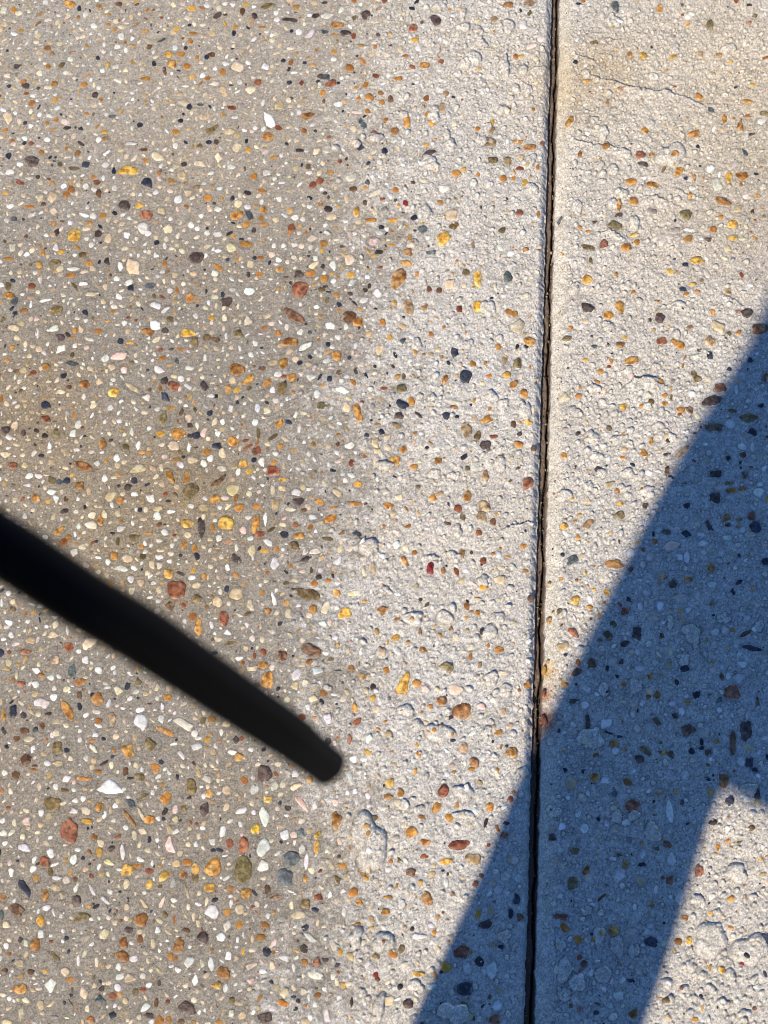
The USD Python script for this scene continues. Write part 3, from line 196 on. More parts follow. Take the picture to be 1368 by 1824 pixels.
CONCRETE = concrete_look("/World/Looks/concrete")
PALE_STONE = stone_look("/World/Looks/pale_stone", 380.0, 0.85, 1.12, 0.92, 1.35, 0.55, 0.3, 0.6)
BROWN_STONE = stone_look("/World/Looks/brown_stone", 300.0, 0.45, 1.55, 0.78, 1.18, 0.42, 0.4, 0.8)
DARK_STONE = stone_look("/World/Looks/dark_stone", 420.0, 0.6, 1.6, 0.85, 1.12, 0.45, 0.35, 0.8)
MIXED_STONE = stone_look("/World/Looks/mixed_stone", 420.0, 0.78, 1.14, 0.92, 1.2, 0.55, 0.35, 0.6)
JOINT_DIRT = plain_look("/World/Looks/joint_dirt", (0.13, 0.097, 0.075), 0.9, 0.2, 900.0, 0.6, 0.35)
BLACK_PLASTIC = plain_look("/World/Looks/black_plastic", (0.0016, 0.0014, 0.0014), 0.45, 0.05, 1200.0, 0.05, 0.15)
TROUSER_CLOTH = plain_look("/World/Looks/trouser_cloth", (0.03, 0.035, 0.05), 0.9, 0.1)
JACKET_CLOTH = plain_look("/World/Looks/jacket_cloth", (0.05, 0.05, 0.055), 0.85, 0.15)
SKIN = plain_look("/World/Looks/skin", (0.45, 0.27, 0.2), 0.5, 0.3, 200.0, 0.05, 0.1)
SHOE = plain_look("/World/Looks/shoe_leather", (0.03, 0.025, 0.022), 0.5, 0.3)
HAIR = plain_look("/World/Looks/hair", (0.03, 0.02, 0.014), 0.6, 0.3)
PHONE_GLASS = plain_look("/World/Looks/phone_glass", (0.02, 0.02, 0.022), 0.2, 0.5)

# ---------------------------------------------------------------- the two slabs, with the sawn joint between them
J0, J1 = ground_point(950, 1824), ground_point(996, 0)
T_DIR = (J1 - J0) / np.linalg.norm(J1 - J0)
S_DIR = np.array([T_DIR[1], -T_DIR[0]])
EDGE_L, EDGE_R = -0.0058, 0.0012          # the joint's two walls, measured across it from its crack


def joint_coords(x, y):
    dx, dy = x - J0[0], y - J0[1]
    return dx * S_DIR[0] + dy * S_DIR[1], dx * T_DIR[0] + dy * T_DIR[1]


def coated(x, y):
    """How far the cement skin still covers the stones: 0 where they lie bare, 1 where the skin is whole."""
    px, py = pixel_of(x, y)
    edge = np.interp(py, [-200, 0, 200, 330, 450, 600, 800, 950, 1080, 1200, 1400, 1600, 1824, 2000],
                     [740, 720, 640, 680, 690, 650, 625, 630, 570, 590, 610, 600, 560, 560])
    edge = edge + (noise2(x, y, 22, 2, 5) - 0.5) * 150 + (noise2(x, y, 130, 2, 6) - 0.5) * 190 + (noise2(x, y, 480, 2, 7) - 0.5) * 210
    c = smoothstep(-125, 125, px - edge)
    bare = smoothstep(1150, 1420, px) * smoothstep(90, 190, py) * (1 - smoothstep(420, 560, py))   # a worn patch at the upper right
    return c * (1 - 0.45 * bare)


def axis(lo, hi, step):
    return np.arange(lo, hi, step)


STEP = 0.00066
s_left = np.concatenate([[-40, -6, -1.2, -0.7, -0.56], axis(-0.50, -0.17, 0.00112), axis(-0.17, -0.022, STEP), np.linspace(-0.022, EDGE_L, 38)])
s_right = np.concatenate([np.linspace(EDGE_R, 0.018, 36), axis(0.018 + STEP, 0.205, STEP), [0.27, 0.45, 1.0, 6, 40]])
t_all = np.concatenate([[-40, -6, -1, -0.25, -0.09], axis(-0.04, 0.85, STEP), [0.9, 1.1, 2, 8, 40]])

C_LEFT, C_RIGHT = np.array([0.264, 0.231, 0.181]), np.array([0.500, 0.464, 0.402])


class Slab:
    def __init__(self, s, side):
        self.s, self.t, self.side = s, t_all, side
        S, T = np.meshgrid(s, t_all)
        wob = (noise2(T, T * 0 + side, 190, 3, 31) - 0.5) * 0.0019 + (noise2(T, T * 0 + side, 30, 2, 37) - 0.5) * 0.0008
        near = np.exp(-np.abs(S - (EDGE_L if side < 0 else EDGE_R)) / 0.004)
        S2 = S + wob * near
        self.S = S2
        self.X = J0[0] + S2 * S_DIR[0] + T * T_DIR[0]
        self.Y = J0[1] + S2 * S_DIR[1] + T * T_DIR[1]
        X, Y = self.X, self.Y
        self.C = C = coated(X, Y)
        inside = smoothstep(-0.52, -0.49, S) * (1 - smoothstep(0.2, 0.23, S)) * smoothstep(-0.06, -0.035, T) * (1 - smoothstep(0.845, 0.87, T))
        edge_band = smoothstep(0.001, 0.016, np.abs(S - (EDGE_L if side < 0 else EDGE_R)))
        base = (noise2(X, Y, 35, 3, 1) - 0.5) * 0.0026 * C
        base += (noise2(X + 0.5 * Y, Y, 150, 2, 2, True) - 0.5) * 0.0012 * C * (0.2 + 0.8 * edge_band)
        base += (noise2(X, Y, 420, 2, 3) - 0.5) * 0.00105 * (0.42 + 0.58 * C)
        base += (noise2(X, Y, 900, 1, 4) - 0.5) * 0.00055 * (0.75 + 0.25 * C)
        self.base, self.layer, self.inside = base * inside, np.zeros_like(base), inside
        # colour of the cement itself
        tone = C_LEFT + (C_RIGHT - C_LEFT) * C[..., None]
        tone = tone * (0.90 + 0.20 * noise2(X, Y, 60, 3, 8))[..., None] * (0.82 + 0.36 * noise2(X, Y, 300, 3, 9))[..., None]
        px, py = pixel_of(X, Y)
        warm = (noise2(X, Y, 9, 2, 12) - 0.5)[..., None] * np.array([0.10, 0.0, -0.14])
        tone = tone * (1 + 0.6 * warm)
        upper = (1 - smoothstep(120, 560, py)) * (1 - C)                     # the upper left has kept more of its pale skin
        tone = tone * (1 + 0.30 * upper)[..., None]
        blotch = 0.55 + 0.9 * noise2(X, Y, 240, 3, 14)
        for cx, cy, r, k in ((60, 740, 90, (1.02, .93, .78)), (330, 850, 80, (1.0, .93, .80)), (230, 980, 110, (1.02, .96, .84)), (1090, 118, 36, (.90, .84, .75)), (1300, 300, 140, (1.02, .95, .84)), (1300, 40, 160, (1.0, .97, .91)),
                             (972, 1236, 9, (.62, .27, .13)), (971, 1284, 15, (.45, .16, .09)), (974, 1195, 10, (.95, .72, .40)), (1015, 150, 60, (.95, .86, .72)), (990, 1700, 50, (.93, .96, 1.03))):
            w = np.exp(-((px - cx) ** 2 + (py - cy) ** 2) / (2 * r * r)) * blotch
            tone = tone * (1 + np.clip(w, 0, 1)[..., None] * (np.array(k) - 1))
        if side > 0:                                                          # trowelled margin along the joint, brightness of its sunlit lip painted into the tone
            tone = tone * (1 + np.exp(-((S - 0.006) / 0.006) ** 2)[..., None] * np.array([0.12, 0.09, 0.01]))
        self.tone = np.clip(tone, 0.02, 0.8)

    def window(self, cx, cy, r):
        sc, tc = joint_coords(cx, cy)
        i0, i1 = np.searchsorted(self.t, [tc - r, tc + r])
        j0, j1 = np.searchsorted(self.s, [sc - r - 0.001, sc + r + 0.001])
        return slice(i0, i1), slice(j0, j1)

    def mound(self, cx, cy, A, B, h, power=2.6, ragged=0.12, seed=0, tint=None, groove=0.0004):
        r = 1.25 * max(np.linalg.norm(A), np.linalg.norm(B))
        w = self.window(cx, cy, r)
        dx, dy = self.X[w] - cx, self.Y[w] - cy
        if dx.size == 0:
            return
        inv = np.linalg.inv(np.stack([A, B], 1))
        u, v = inv[0, 0] * dx + inv[0, 1] * dy, inv[1, 0] * dx + inv[1, 1] * dy
        rad = np.sqrt(u * u + v * v)
        if ragged:
            th = np.arctan2(v, u)
            q = seed * 1.7
            rad = rad / (1 + ragged * (np.sin(2 * th + q) + 0.7 * np.sin(3 * th + 2.1 * q) + 0.5 * np.sin(5 * th + 3.3 * q)))
        on = rad < 1
        hgt = h * np.clip(1 - rad ** power, 0, 1) ** 0.5
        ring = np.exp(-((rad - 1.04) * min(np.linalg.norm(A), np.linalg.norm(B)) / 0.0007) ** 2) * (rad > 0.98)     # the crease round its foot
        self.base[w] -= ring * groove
        self.tone[w] *= (1 - 0.20 * ring)[..., None]  # crease shade painted into the tone as a darker ring
        L = self.layer[w]
        self.layer[w] = np.where(on, np.maximum(L, hgt + 0.45 * L), L)
        if tint is not None:
            k = smoothstep(1.0, 0.75, rad)[..., None]
            self.tone[w] = self.tone[w] * (1 - k) + k * (0.45 * self.tone[w] + 0.55 * np.asarray(tint))

    def ledge(self, pts, h, reach):
        """A step in the skin: its sunny side stands up to h proud and runs out over reach."""
        P = np.array([ground_point(*p) for p in pts])
        c, r = P.mean(0), np.ptp(P, axis=0).max() / 2 + 4 * reach
        w = self.window(c[0], c[1], r)
        X, Y = self.X[w] + (noise2(self.X[w], self.Y[w], 260, 2, 41) - 0.5) * 0.004, self.Y[w] + (noise2(self.X[w], self.Y[w], 260, 2, 43) - 0.5) * 0.004
        if X.size == 0:
            return
        best, side, along = np.full(X.shape, 9.0), np.zeros(X.shape), np.zeros(X.shape)
        for k, (a, b) in enumerate(zip(P[:-1], P[1:])):
            ab = b - a
            q = np.clip(((X - a[0]) * ab[0] + (Y - a[1]) * ab[1]) / (ab @ ab), 0, 1)
            d = np.hypot(X - a[0] - q * ab[0], Y - a[1] - q * ab[1])
            sg = (X - a[0]) * ab[1] - (Y - a[1]) * ab[0]
            take = d < best
            best, side, along = np.where(take, d, best), np.where(take, sg, side), np.where(take, (k + q) / (len(P) - 1), along)
        near = np.exp(-(best / 0.0016) ** 2) * (side <= 0) * np.sin(np.pi * np.clip(along, 0.02, 0.98)) ** 0.5
        self.base[w] -= 0.12 * h * near
        lift = 1.15 * h * np.exp(-best / reach) * (side > 0) * np.sin(np.pi * np.clip(along, 0.02, 0.98)) ** 0.5
        self.layer[w] = np.maximum(self.layer[w], lift + 0.5 * self.layer[w])

    def height(self, cx, cy):
        w = self.window(cx, cy, 0.0016)
        z = (self.base + self.layer)[w] if False else self.base[w] + self.layer[w]
        return float(np.median(z)) if z.size else 0.0

    def build(self, parent):
        Z = self.base + self.layer * self.inside
        if self.side < 0:
            q = self.S - EDGE_L
            ragged = 0.0010 * (noise2(self.X, self.Y, 330, 3, 51) - 0.5)
            Z = Z - 0.0072 * smoothstep(-0.0070, 0.0004, q + ragged * 3) ** 1.5
        else:
            q = self.S - EDGE_R
            k = np.clip(1 - q / 0.014, 0, 1)
            Z = Z * (1 - 0.45 * k) - 0.0030 * k ** 2
        V = np.stack([self.X, self.Y, Z], -1)
        rim = -1 if self.side < 0 else 0                                     # the wall of the joint hangs from the rim
        wall = V[:, rim].copy()
        wall[:, 2] = -0.034
        wall[:, :2] += S_DIR * (-self.side * 0.0) + 0
        V = np.concatenate([V, wall[:, None]], 1) if self.side < 0 else np.concatenate([wall[:, None], V], 1)
        tone = np.concatenate([self.tone, self.tone[:, rim:][:, :1] * 0 + [0.27, 0.215, 0.165]], 1) if self.side < 0 else np.concatenate([self.tone[:, :1] * 0 + [0.27, 0.215, 0.165], self.tone], 1)
        n, m = V.shape[:2]
        i, j = np.meshgrid(np.arange(n - 1), np.arange(m - 1), indexing="ij")
        a = (i * m + j).ravel()
        f = np.concatenate([np.stack([a, a + 1, a + m + 1], 1), np.stack([a, a + m + 1, a + m], 1)])
        obj("concrete_surface", (V.reshape(-1, 3), f), CONCRETE, parent, True, tone.reshape(-1, 3))


left, right = Slab(s_left, -1), Slab(s_right, 1)


def slab_at(x, y):
    return left if joint_coords(x, y)[0] < (EDGE_L + EDGE_R) / 2 else right


# ---------------------------------------------------------------- stones
COLOURS = {"w": lin(213, 209, 199), "c": lin(208, 192, 160), "y": lin(190, 146, 62), "Y": lin(218, 168, 40), "o": lin(168, 118, 53), "n": lin(142, 98, 46), "b": lin(102, 73, 47), "r": lin(128, 76, 48),
           "R": lin(128, 42, 40), "d": lin(72, 59, 51), "k": lin(46, 48, 56), "g": lin(76, 82, 80), "v": lin(104, 88, 54), "p": lin(210, 184, 168), "s": lin(150, 143, 132), "t": lin(150, 125, 92),
           "T": lin(182, 160, 122), "G": lin(176, 138, 78)}
ANGULAR = set("wcpsTG")
LOOK_OF = {**{k: PALE_STONE for k in "wcpsTG"}, **{k: BROWN_STONE for k in "yYonbrRt"}, **{k: DARK_STONE for k in "dkgv"}}


def outline(n, angular, r):
    if angular:                                       # a broken chip: a few corners, hardly rounded
        k = r.integers(4, 8)
        th = np.sort((np.arange(k) + r.uniform(-0.32, 0.32, k)) / k * 2 * np.pi + r.uniform(0, 6.28))
        rad = r.uniform(0.60, 1.24, k)
        P = np.stack([np.cos(th), np.sin(th)], 1) * rad[:, None]
        P = np.vstack([P, P[:1]])
        seg = np.linalg.norm(np.diff(P, axis=0), axis=1)
        at = np.concatenate([[0], np.cumsum(seg)])
        q = (np.arange(n) + r.uniform()) / n * at[-1] % at[-1]
        out = np.stack([np.interp(q, at, P[:, 0]), np.interp(q, at, P[:, 1])], 1)
        out = 0.8 * out + 0.1 * (np.roll(out, 1, 0) + np.roll(out, -1, 0))
    else:                                             # a rolled pebble, never quite an oval
        th = np.arange(n) / n * 2 * np.pi
        ph = r.uniform(0, 6.28, 4)
        rad = 1 + 0.07 * np.sin(2 * th + ph[0]) + 0.07 * np.sin(3 * th + ph[1]) + 0.045 * np.sin(4 * th + ph[2]) + 0.03 * np.sin(6 * th + ph[3])
        rad *= (np.abs(np.cos(th)) ** 2.5 + np.abs(np.sin(th)) ** 2.5) ** (-1 / 2.5) * 0.95
        out = np.stack([np.cos(th), np.sin(th)], 1) * rad[:, None]
    return out * (1 + r.normal(0, 0.055, (n, 1)))


def stone_mesh(c, z, A, B, h, n, angular, r, detail=True):
    """One stone sitting in the cement: a buried skirt, a worn rim and an uneven top."""
    P = outline(n, angular, r)
    xy = P[:, :1] * A + P[:, 1:] * B
    size = min(np.linalg.norm(A), np.linalg.norm(B))
    tilt = r.normal(0, 0.10, 2) * h / max(size, 1e-5)
    rings = [(1.03, -0.0012 - 0.15 * size, 0), (1.0, 0.00004, 0.05), (0.90, 0.74 * h, 0.14)] + ([(0.52, 0.97 * h, 0.22)] if detail else [])
    V = []
    for k, zz, j in rings:
        q = xy * k
        V.append(np.column_stack([q + c, z + zz + (q @ tilt if k < 1 else 0) + h * j * r.uniform(-1, 1, n)]))
    V = np.vstack(V + [[[c[0], c[1], z + h * (1 if detail else 0.92)]]])
    F, m = [], len(rings)
    i = np.arange(n)
    i2 = (i + 1) % n
    for k in range(m - 1):
        F += [np.stack([k * n + i, k * n + i2, (k + 1) * n + i2], 1), np.stack([k * n + i, (k + 1) * n + i2, (k + 1) * n + i], 1)]
    F.append(np.stack([(m - 1) * n + i, (m - 1) * n + i2, np.full(n, m * n)], 1))
    return V, np.vstack(F)


def stone_tint(code, r):
    c = COLOURS[code]
    if code in "wc":                                                         # from clear white through cream to a dull tan
        c = c + r.uniform() ** (5 if code == "w" else 3) * (COLOURS["T"] - c)
    return np.clip(c * r.uniform(0.80, 1.14) * (1 + r.normal(0, 0.03, 3)), 0.008, 0.8)


taken = np.zeros((1200, 1000), bool)       # which ground is already covered by a stone, in cells of a millimetre


def cells(c, a, b):
    r = max(a, b)
    i0, i1 = int((c[1] + 0.1 - r) * 1000), int((c[1] + 0.1 + r) * 1000) + 1
    j0, j1 = int((c[0] + 0.5 - r) * 1000), int((c[0] + 0.5 + r) * 1000) + 1
    return slice(max(i0, 0), max(i1, 0)), slice(max(j0, 0), max(j1, 0))


stones = []
for (ox, oy), text in TILES.items():
    for rec in text.split(";"):
        f = rec.split()
        x, y, a, b = map(float, f[:4])
        ang = math.radians(float(f[4])) if len(f) == 6 else 0.0
        code = f[-1]
        px, py = ox + x / 3, oy + y / 3
        c = ground_point(px, py)
        J = np.stack([ground_point(px + 1, py) - c, ground_point(px, py - 1) - c], 1)
        A, B = J @ np.array([math.cos(ang), math.sin(ang)]) * a / 6, J @ np.array([-math.sin(ang), math.cos(ang)]) * b / 6
        stones.append((a * b, c, A, B, code, px, py))
mounds = [s for s in stones if s[4] == "m"]
stones = sorted((s for s in stones if s[4] != "m"), key=lambda s: -s[0])

for k, (_, c, A, B, code, px, py) in enumerate(mounds):
    size = math.sqrt(np.linalg.norm(A) * np.linalg.norm(B))
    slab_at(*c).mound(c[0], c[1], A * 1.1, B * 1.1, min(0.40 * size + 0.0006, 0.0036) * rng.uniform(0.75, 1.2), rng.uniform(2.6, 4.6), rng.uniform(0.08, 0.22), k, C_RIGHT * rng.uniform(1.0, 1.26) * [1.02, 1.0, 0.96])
for pts, h, reach in (
        ([(1040, 126), (1062, 136), (1100, 146), (1130, 155), (1165, 164), (1188, 161), (1215, 172), (1252, 184), (1290, 186)], 0.0024, 0.014),
        ([(1020, 96), (1045, 104), (1062, 112)], 0.0016, 0.010), ([(1018, 242), (1035, 252), (1060, 256), (1090, 262), (1108, 264), (1126, 278)], 0.0018, 0.008),
        ([(1149, 348), (1178, 353), (1205, 367)], 0.0018, 0.008), ([(1060, 416), (1085, 410), (1105, 420), (1121, 432)], 0.0020, 0.008),
        ([(1112, 688), (1129, 675), (1152, 673), (1190, 689)], 0.0024, 0.009), ([(890, 945), (912, 935), (935, 929), (956, 931)], 0.0020, 0.008),
        ([(1282, 520), (1310, 535), (1345, 560)], 0.0012, 0.010), ([(630, 955), (645, 958), (662, 975), (680, 985)], 0.0016, 0.010), ([(748, 990), (765, 992), (782, 1004)], 0.0014, 0.008),
        ([(1190, 330), (1220, 345), (1260, 352)], 0.0012, 0.010), ([(700, 1262), (718, 1264), (738, 1272)], 0.0014, 0.008)):
    for sl in (left, right):
        sl.ledge(pts, h, reach)
for _, c, A, B, code, px, py in stones:
    stone_cells = cells(c, 0.85 * np.linalg.norm(A), 0.85 * np.linalg.norm(B))
    taken[stone_cells] = True
# the small lumps of skin over buried grains
n_b = 0
cand = np.stack([rng.uniform(-0.12, 0.33, 46000), rng.uniform(-0.035, 0.845, 46000)], 1)
cand_s = joint_coords(cand[:, 0], cand[:, 1])[0]
cand_cov, cand_lot = coated(cand[:, 0], cand[:, 1]), noise2(cand[:, 0], cand[:, 1], 22, 2, 61)
for c, sc, cov, lot in zip(cand, cand_s, cand_cov, cand_lot):
    if EDGE_L - 0.006 < sc < EDGE_R + 0.011 or rng.uniform() > 0.40 + 0.6 * lot * (1.4 if sc > 0 else 0.75) or rng.uniform() > cov ** 1.5:
        continue
    fewer = smoothstep(-0.04, 0.03, sc) + smoothstep(0.52, 0.66, c[1])      # most of them lie right of the joint and far up
    if rng.uniform() > 0.35 + 0.65 * min(fewer, 1.0):
        continue
    a = float(np.clip(rng.lognormal(math.log(0.00115), 0.48), 0.0007, 0.0050))
    w = cells(c, a, a)
    if taken[w].mean() > 0.02:
        continue
    taken[w] = True
    th, e = rng.uniform(0, 3.14), rng.uniform(0.55, 1.0)
    A, B = np.array([math.cos(th), math.sin(th)]) * a, np.array([-math.sin(th), math.cos(th)]) * a * e
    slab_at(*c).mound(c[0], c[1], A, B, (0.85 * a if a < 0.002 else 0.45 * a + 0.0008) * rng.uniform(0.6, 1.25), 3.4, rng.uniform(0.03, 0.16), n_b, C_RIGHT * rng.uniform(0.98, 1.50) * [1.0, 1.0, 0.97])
    n_b += 1

groups = {-1: [], 1: []}
for k, st in enumerate(stones):
    groups[slab_at(*st[1]).side].append(st)
slabs = {
    -1: xform("concrete_slab", label="sunlit slab of washed concrete with bare coloured pebbles, left of the joint", category="concrete slab", kind="structure"),
    1: xform("concrete_slab", label="pale lumpy concrete slab right of the joint, crossed by the dark shadow", category="concrete slab", kind="structure")}
rest = {-1: [], 1: []}
for side, group in groups.items():
    slab = left if side < 0 else right
    count = {"pebble": 0, "stone_chip": 0}
    for k, (_, c, A, B, code, px, py) in enumerate(group):
        a, b = np.linalg.norm(A), np.linalg.norm(B)
        taken[cells(c, 0.8 * a, 0.8 * b)] = True
        cov = float(coated(c[0], c[1]))
        size = min(a, b)
        h = (0.10 * size + 0.00025) * (1 - cov) + cov * (0.20 * size + 0.0003)
        if k < 700:
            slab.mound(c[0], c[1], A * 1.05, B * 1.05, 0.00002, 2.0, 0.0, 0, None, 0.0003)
        z = slab.height(*c) - rng.uniform(0.0, 0.00028)
        grow = 1.07 - 0.04 * cov
        kind = "stone_chip" if code in ANGULAR else "pebble"
        count[kind] += 1
        single = count[kind] <= 300
        V, F = stone_mesh(c, z, A * grow, B * grow, h, 16 if single else 12, code in ANGULAR or rng.uniform() < 0.45, rng)
        col = stone_tint(code, rng)
        if cov > 0.5 and code in "gvbrn":                                  # a film of cement still on them
            col = col + rng.uniform(0.0, 0.05) * (C_RIGHT - col)
        if single:
            obj(kind, (V, F), LOOK_OF[code], slabs[side], True, np.tile(col, (len(V), 1)))
        else:
            rest[side].append((V, F, col))
# the grit and the small chips between them
NAMES = "wcTGyondksrpv"
PICK_BARE = np.array([.34, .38, .14, .05, .01, .02, .03, .03, .05, .07, .015, .03, .02])
PICK_SKIN = np.array([.52, .26, .12, .05, .02, .05, .03, .02, .04, .05, .015, .015, .01])
CUM_BARE, CUM_SKIN = np.cumsum(PICK_BARE / PICK_BARE.sum()), np.cumsum(PICK_SKIN / PICK_SKIN.sum())
for big, tries in ((True, 60000), (False, 60000)):
    cand = np.stack([rng.uniform(-0.38, 0.36, tries), rng.uniform(-0.035, 0.845, tries)], 1)
    cand_s, cand_cov = joint_coords(cand[:, 0], cand[:, 1])[0], coated(cand[:, 0], cand[:, 1])
    made = 0
    for c, sc, cov in zip(cand, cand_s, cand_cov):
        if EDGE_L - 0.005 < sc < EDGE_R + (0.012 if big else 0.004) or rng.uniform() < cov * ((0.80 if big else 0.70) - (0.30 if sc > 0 and c[1] < 0.5 else 0.0)):
            continue
        a = 0.0011 + 0.0029 * rng.uniform() ** 1.5 if big else rng.uniform(0.0004, 0.0011)
        b = a * rng.uniform(0.36, 1.0)
        w = cells(c, 0.9 * a, 0.9 * a)
        if taken[w].mean() > (0.32 if big else 0.25):
            continue
        taken[w] = True
        code = NAMES[int(np.searchsorted(CUM_BARE if cov < 0.5 else CUM_SKIN, rng.uniform()))]
        th = rng.uniform(0, 3.14)
        A, B = np.array([math.cos(th), math.sin(th)]) * a, np.array([-math.sin(th), math.cos(th)]) * b
        slab = slab_at(*c)
        h = 0.12 * b + 0.0002 if cov < 0.5 else 0.25 * b + 0.0003
        V, F = stone_mesh(c, slab.height(*c) - rng.uniform(0, 0.00015), A, B, h, 8 if big else 5, code in ANGULAR, rng, False)
        rest[slab.side].append((V, F, stone_tint(code, rng)))
        made += 1
    pass
for _ in range(260):                                                       # grit that has fallen into the joint
    sc, tt = rng.uniform(EDGE_L + 0.0004, EDGE_R - 0.0006), rng.uniform(-0.03, 0.84)
    c = J0 + sc * S_DIR + tt * T_DIR
    a = rng.uniform(0.0004, 0.0013)
    th, code = rng.uniform(0, 3.14), "TcsnbvdT"[rng.integers(8)]
    V, F = stone_mesh(c, -0.0118, np.array([math.cos(th), math.sin(th)]) * a, np.array([-math.sin(th), math.cos(th)]) * a * 0.7, a + 0.0006, 7, True, rng, False)
    rest[1].append((V, F, stone_tint(code, rng) * 0.6))
for side, path in slabs.items():
    (left if side < 0 else right).build(path)
for side, items in rest.items():
    V = np.vstack([v for v, _, _ in items])
    off = np.cumsum([0] + [len(v) for v, _, _ in items[:-1]])
    F = np.vstack([f + o for (_, f, _), o in zip(items, off)])
    tint = np.vstack([np.tile(c, (len(v), 1)) for v, _, c in items])
    obj("small_stones", (V, F), MIXED_STONE, slabs[side], True, tint, kind="stuff")

# ---------------------------------------------------------------- the bottom of the joint, with its crack
tj = np.concatenate([[-40, -2], np.arange(-0.065, 0.885, 0.0012), [2, 40]])
u = np.linspace(-0.0095, 0.0040, 36)
U, TT = np.meshgrid(u, tj)
crack = -0.0004 + (noise2(TT, TT * 0, 55, 3, 71) - 0.5) * 0.0034
zz = -0.0115 + 0.0022 * (noise2(U * 2, TT, 300, 3, 72) - 0.5) + 0.0030 * (noise2(U, TT, 60, 2, 73) - 0.5) - 0.010 * np.exp(-(((U - crack) / 0.0008) ** 2))
zz = zz + 0.004 * smoothstep(0.0, 0.002, U - crack) * noise2(TT, U, 120, 2, 74)
Vj = np.stack([J0[0] + U * S_DIR[0] + TT * T_DIR[0], J0[1] + U * S_DIR[1] + TT * T_DIR[1], zz], -1)
n, m = U.shape
i, j = np.meshgrid(np.arange(n - 1), np.arange(m - 1), indexing="ij")
a = (i * m + j).ravel()
bed = obj("joint_bed", (Vj.reshape(-1, 3), np.concatenate([np.stack([a, a + 1, a + m + 1], 1), np.stack([a, a + m + 1, a + m], 1)])), JOINT_DIRT, "/World")
tag(bed.GetPrim(), label="brown dirty bottom of the narrow joint, with a dark crack running along it", category="joint", kind="structure")

# ---------------------------------------------------------------- the black rod held across the picture, close to the camera
def at_depth(px, py, depth):
    a, b = (px / 684 - 1) * TX, -(py - 912) / 684 * TX
    return np.array([a, math.sin(TILT) + b * math.cos(TILT), -math.cos(TILT) + b * math.sin(TILT)]) * depth + [0, 0, CAM_H]


ROD = [(-130, 905, .259, 119), (0, 972, .265, 118), (156, 1074, .275, 111), (250, 1130, .285, 109), (342, 1192, .297, 101), (441, 1260, .312, 92), (517, 1312, .325, 84), (556, 1343, .333, 75), (574, 1357, .337, 72), (586, 1367, .340, 71)]
GRIP = np.array([-0.19, 0.05, 0.99])                                    # where the hand holds it, outside the picture
P = np.array([GRIP + [-0.06, -0.012, 0.05], GRIP, [-0.135, 0.064, 0.945]] + [at_depth(x, y, z) for x, y, z, _ in ROD])
R = np.array([0.0054, 0.0055, 0.0056] + [w / 684 * TX * z / 2 for _, _, z, w in ROD])
q = np.linspace(0, len(P) - 1, 90)
from scipy.interpolate import PchipInterpolator
P = PchipInterpolator(np.arange(len(P)), P)(q)
R = PchipInterpolator(np.arange(len(R)), R)(q)


def rod_mesh(P, R, squash=0.8, cap=True, flat=0.1):
    n = 40
    th = np.arange(n) / n * 2 * np.pi
    tan = np.gradient(P, axis=0)
    tan /= np.linalg.norm(tan, axis=1, keepdims=True)
    toward = np.array([0, 0, CAM_H]) - P
    toward -= (toward * tan).sum(1, keepdims=True) * tan
    toward /= np.linalg.norm(toward, axis=1, keepdims=True)
    side = np.cross(tan, toward)
    prof = np.stack([np.cos(th), np.sin(th) * squash], 1)
    ridge = 1 + flat * np.exp(-((th - 1.75) / 0.28) ** 2)                  # a low moulded rib along the upper face
    prof = prof * ridge[:, None]
    V = P[:, None] + R[:, None, None] * (prof[None, :, :1] * side[:, None] + prof[None, :, 1:] * toward[:, None])
    k = len(P)
    V = V.reshape(-1, 3)
    i, j = np.meshgrid(np.arange(k - 1), np.arange(n), indexing="ij")
    a, b, c, d = (i * n + j).ravel(), (i * n + (j + 1) % n).ravel(), ((i + 1) * n + (j + 1) % n).ravel(), ((i + 1) * n + j).ravel()
    F = [np.stack([a, b, c], 1), np.stack([a, c, d], 1)]
    V = np.vstack([V, P[0], P[-1]])
    i = np.arange(n)
    F += [np.stack([np.full(n, k * n), (i + 1) % n, i], 1), np.stack([np.full(n, k * n + 1), (k - 1) * n + i, (k - 1) * n + (i + 1) % n], 1)]
    return V, np.vstack(F)


rod = xform("rod", label="out-of-focus black tapered rod with a blunt cut tip, reaching in above the slab", category="rod")
obj("shaft", rod_mesh(P[:84], R[:84]), BLACK_PLASTIC, rod, 40)
tipP = np.vstack([P[83:], P[-1] + (P[-1] - P[-3]) * 0.06])
tipR = np.concatenate([R[83:] * 0.985, [R[-1] * 1.02]])
obj("tip", rod_mesh(tipP, tipR, 0.8, True, 0.02), BLACK_PLASTIC, rod, 40)

# ---------------------------------------------------------------- the person whose shadow lies on the slab: stands before the lower edge, legs apart
U0, V0 = -0.515, -0.2175


def W(u, v, h):
    p = (U0 + u) * D + (V0 + v) * N
    return np.array([p[0], p[1], h])


def ball(p, r):
    return m3.Manifold.sphere(r, 20).translate(tuple(float(x) for x in p))


def chain(*pr):
    return m3.Manifold.batch_boolean([m3.Manifold.batch_hull([ball(*a), ball(*b)]) for a, b in zip(pr[:-1], pr[1:])], m3.OpType.Add)


def solid(parts, length=0.02, rounds=8):
    m = m3.Manifold.batch_boolean(parts, m3.OpType.Add).refine_to_length(length).to_mesh()
    t = trimesh.Trimesh(m.vert_properties[:, :3], m.tri_verts)
    trimesh.smoothing.filter_taubin(t, iterations=rounds)
    return t


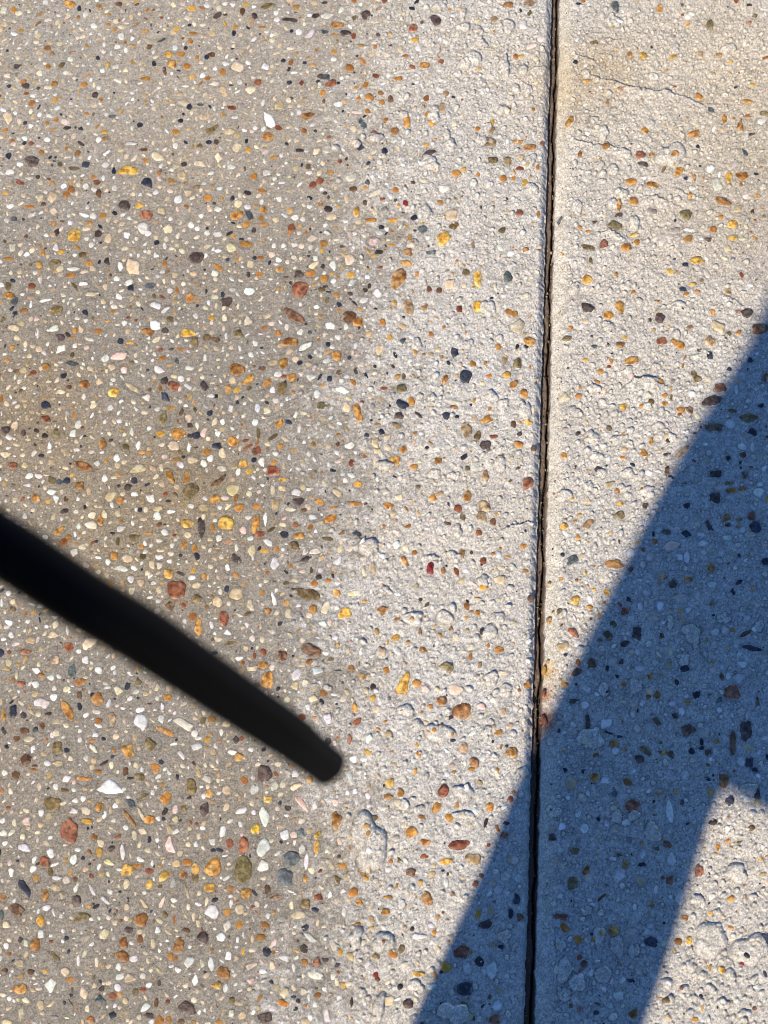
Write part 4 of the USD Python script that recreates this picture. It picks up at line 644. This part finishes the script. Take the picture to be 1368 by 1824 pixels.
def leg_points(s, extra=0.0):
    return [(W(0.0, s * 0.110, 0.10), 0.050 + extra), (W(0.0, s * 0.107, 0.30), 0.060 + extra), (W(0.0, s * 0.1110, 0.50), 0.0655 + extra), (W(0.0, s * 0.118, 0.615), 0.0625 + extra), (W(0.0, s * 0.1285, 0.71), 0.0595 + extra * 0.4), (W(0.0, s * 0.1310, 0.79), 0.0575), (W(0.0, s * 0.124, 1.00), 0.064 + extra * 0.3)]


HAND_L = GRIP
arms = {1: (W(0.0, 0.165, 1.40), np.array([-0.21, -0.21, 1.27]), np.array([-0.195, -0.02, 1.05])),
        -1: (W(0.0, -0.165, 1.40), W(0.08, -0.19, 1.13), W(0.36, -0.03, 1.14))}
person = xform("person", label="person standing with legs apart, whose long shadow lies on the right slab", category="person")
body = [chain((W(0.02, 0, 1.45), 0.055), (W(0.035, 0, 1.53), 0.055)), ball(W(0.035, 0, 1.63), 0.085), ball(W(0.055, 0, 1.58), 0.065), ball(W(0.125, 0, 1.605), 0.016), ball(W(0.03, 0.085, 1.61), 0.018), ball(W(0.03, -0.085, 1.61), 0.018),
        chain((W(0, 0, 1.0), 0.11), (W(0, 0, 1.3), 0.12), (W(0.01, 0, 1.42), 0.08))]
for s in (-1, 1):
    body.append(chain(*leg_points(s)))
    body.append(chain((W(0.0, s * 0.10, 0.97), 0.085), (W(0, 0, 1.04), 0.11)))
    sh, el, wr = arms[s]
    body.append(chain((W(0.01, s * 0.04, 1.41), 0.06), (sh, 0.055), (el, 0.042), (wr, 0.028)))
    fwd = (HAND_L - wr) if s > 0 else np.array([0.0, 0.06, 0.03])
    fwd = fwd / np.linalg.norm(fwd)
    side = np.cross(fwd, [0, 0, 1.0])
    side /= np.linalg.norm(side)
    palm = wr + fwd * 0.05
    body.append(chain((wr, 0.026), (palm, 0.030)))
    for f, ln in zip((-1.5, -0.5, 0.5, 1.5), (0.060, 0.072, 0.068, 0.052)):
        root = palm + fwd * 0.02 + side * f * 0.017
        mid, end = root + fwd * ln * 0.55 + np.array([0, 0, -0.012]), root + fwd * ln * 0.7 + np.array([0, 0, -0.036])
        body.append(chain((root, 0.0095), (mid, 0.0085), (end, 0.0075)))
    th = palm - side * s * 0.030
    body.append(chain((th, 0.011), (th + fwd * 0.030 - side * s * 0.012, 0.0095), (th + fwd * 0.052 - side * s * 0.006 + np.array([0, 0, -0.01]), 0.008)))
obj("body", solid(body, 0.012, 6), SKIN, person)
obj("trousers", solid([chain(*[(p, r + 0.012) for p, r in leg_points(s, 0.0)]) for s in (-1, 1)] + [chain((W(0, -0.09, 0.97), 0.10), (W(0, 0.09, 0.97), 0.10)), chain((W(0, -0.05, 1.02), 0.115), (W(0, 0.05, 1.02), 0.115))], 0.02, 3), TROUSER_CLOTH, person)
coat = [m3.Manifold.batch_hull([ball(W(x, y, 0.872), 0.035) for x in (-0.07, 0.08) for y in (-0.166, 0.166)] + [ball(W(x, y, 1.05), 0.05) for x in (-0.07, 0.08) for y in (-0.138, 0.138)]),
        m3.Manifold.batch_hull([ball(W(x, y, 1.05), 0.05) for x in (-0.07, 0.08) for y in (-0.138, 0.138)] + [ball(W(x, y, 1.38), 0.07) for x in (-0.03, 0.04) for y in (-0.13, 0.13)]),
        chain((W(0, -0.13, 1.40), 0.07), (W(0, 0.13, 1.40), 0.07)), chain((W(0.01, 0, 1.42), 0.075), (W(0.02, 0, 1.475), 0.07))]
for s in (-1, 1):
    sh, el, wr = arms[s]
    coat.append(chain((sh, 0.070), (el, 0.056), (wr + (el - wr) * 0.08, 0.042)))
obj("jacket", solid(coat), JACKET_CLOTH, person)
obj("hair", solid([ball(W(0.012, 0, 1.655), 0.092), ball(W(-0.03, 0, 1.61), 0.075)], 0.012), HAIR, person)
for s in (-1, 1):
    shoe = m3.Manifold.batch_hull([ball(W(-0.07, s * 0.110, 0.045), 0.042), ball(W(0.14, s * 0.118, 0.032), 0.034), ball(W(0.05, s * 0.115, 0.045), 0.046), ball(W(0.0, s * 0.110, 0.10), 0.055)])
    obj("shoe", solid([shoe ^ m3.Manifold.cube((4, 4, 1), True).translate((0, 0, 0.503))], 0.012, 3), SHOE, person)
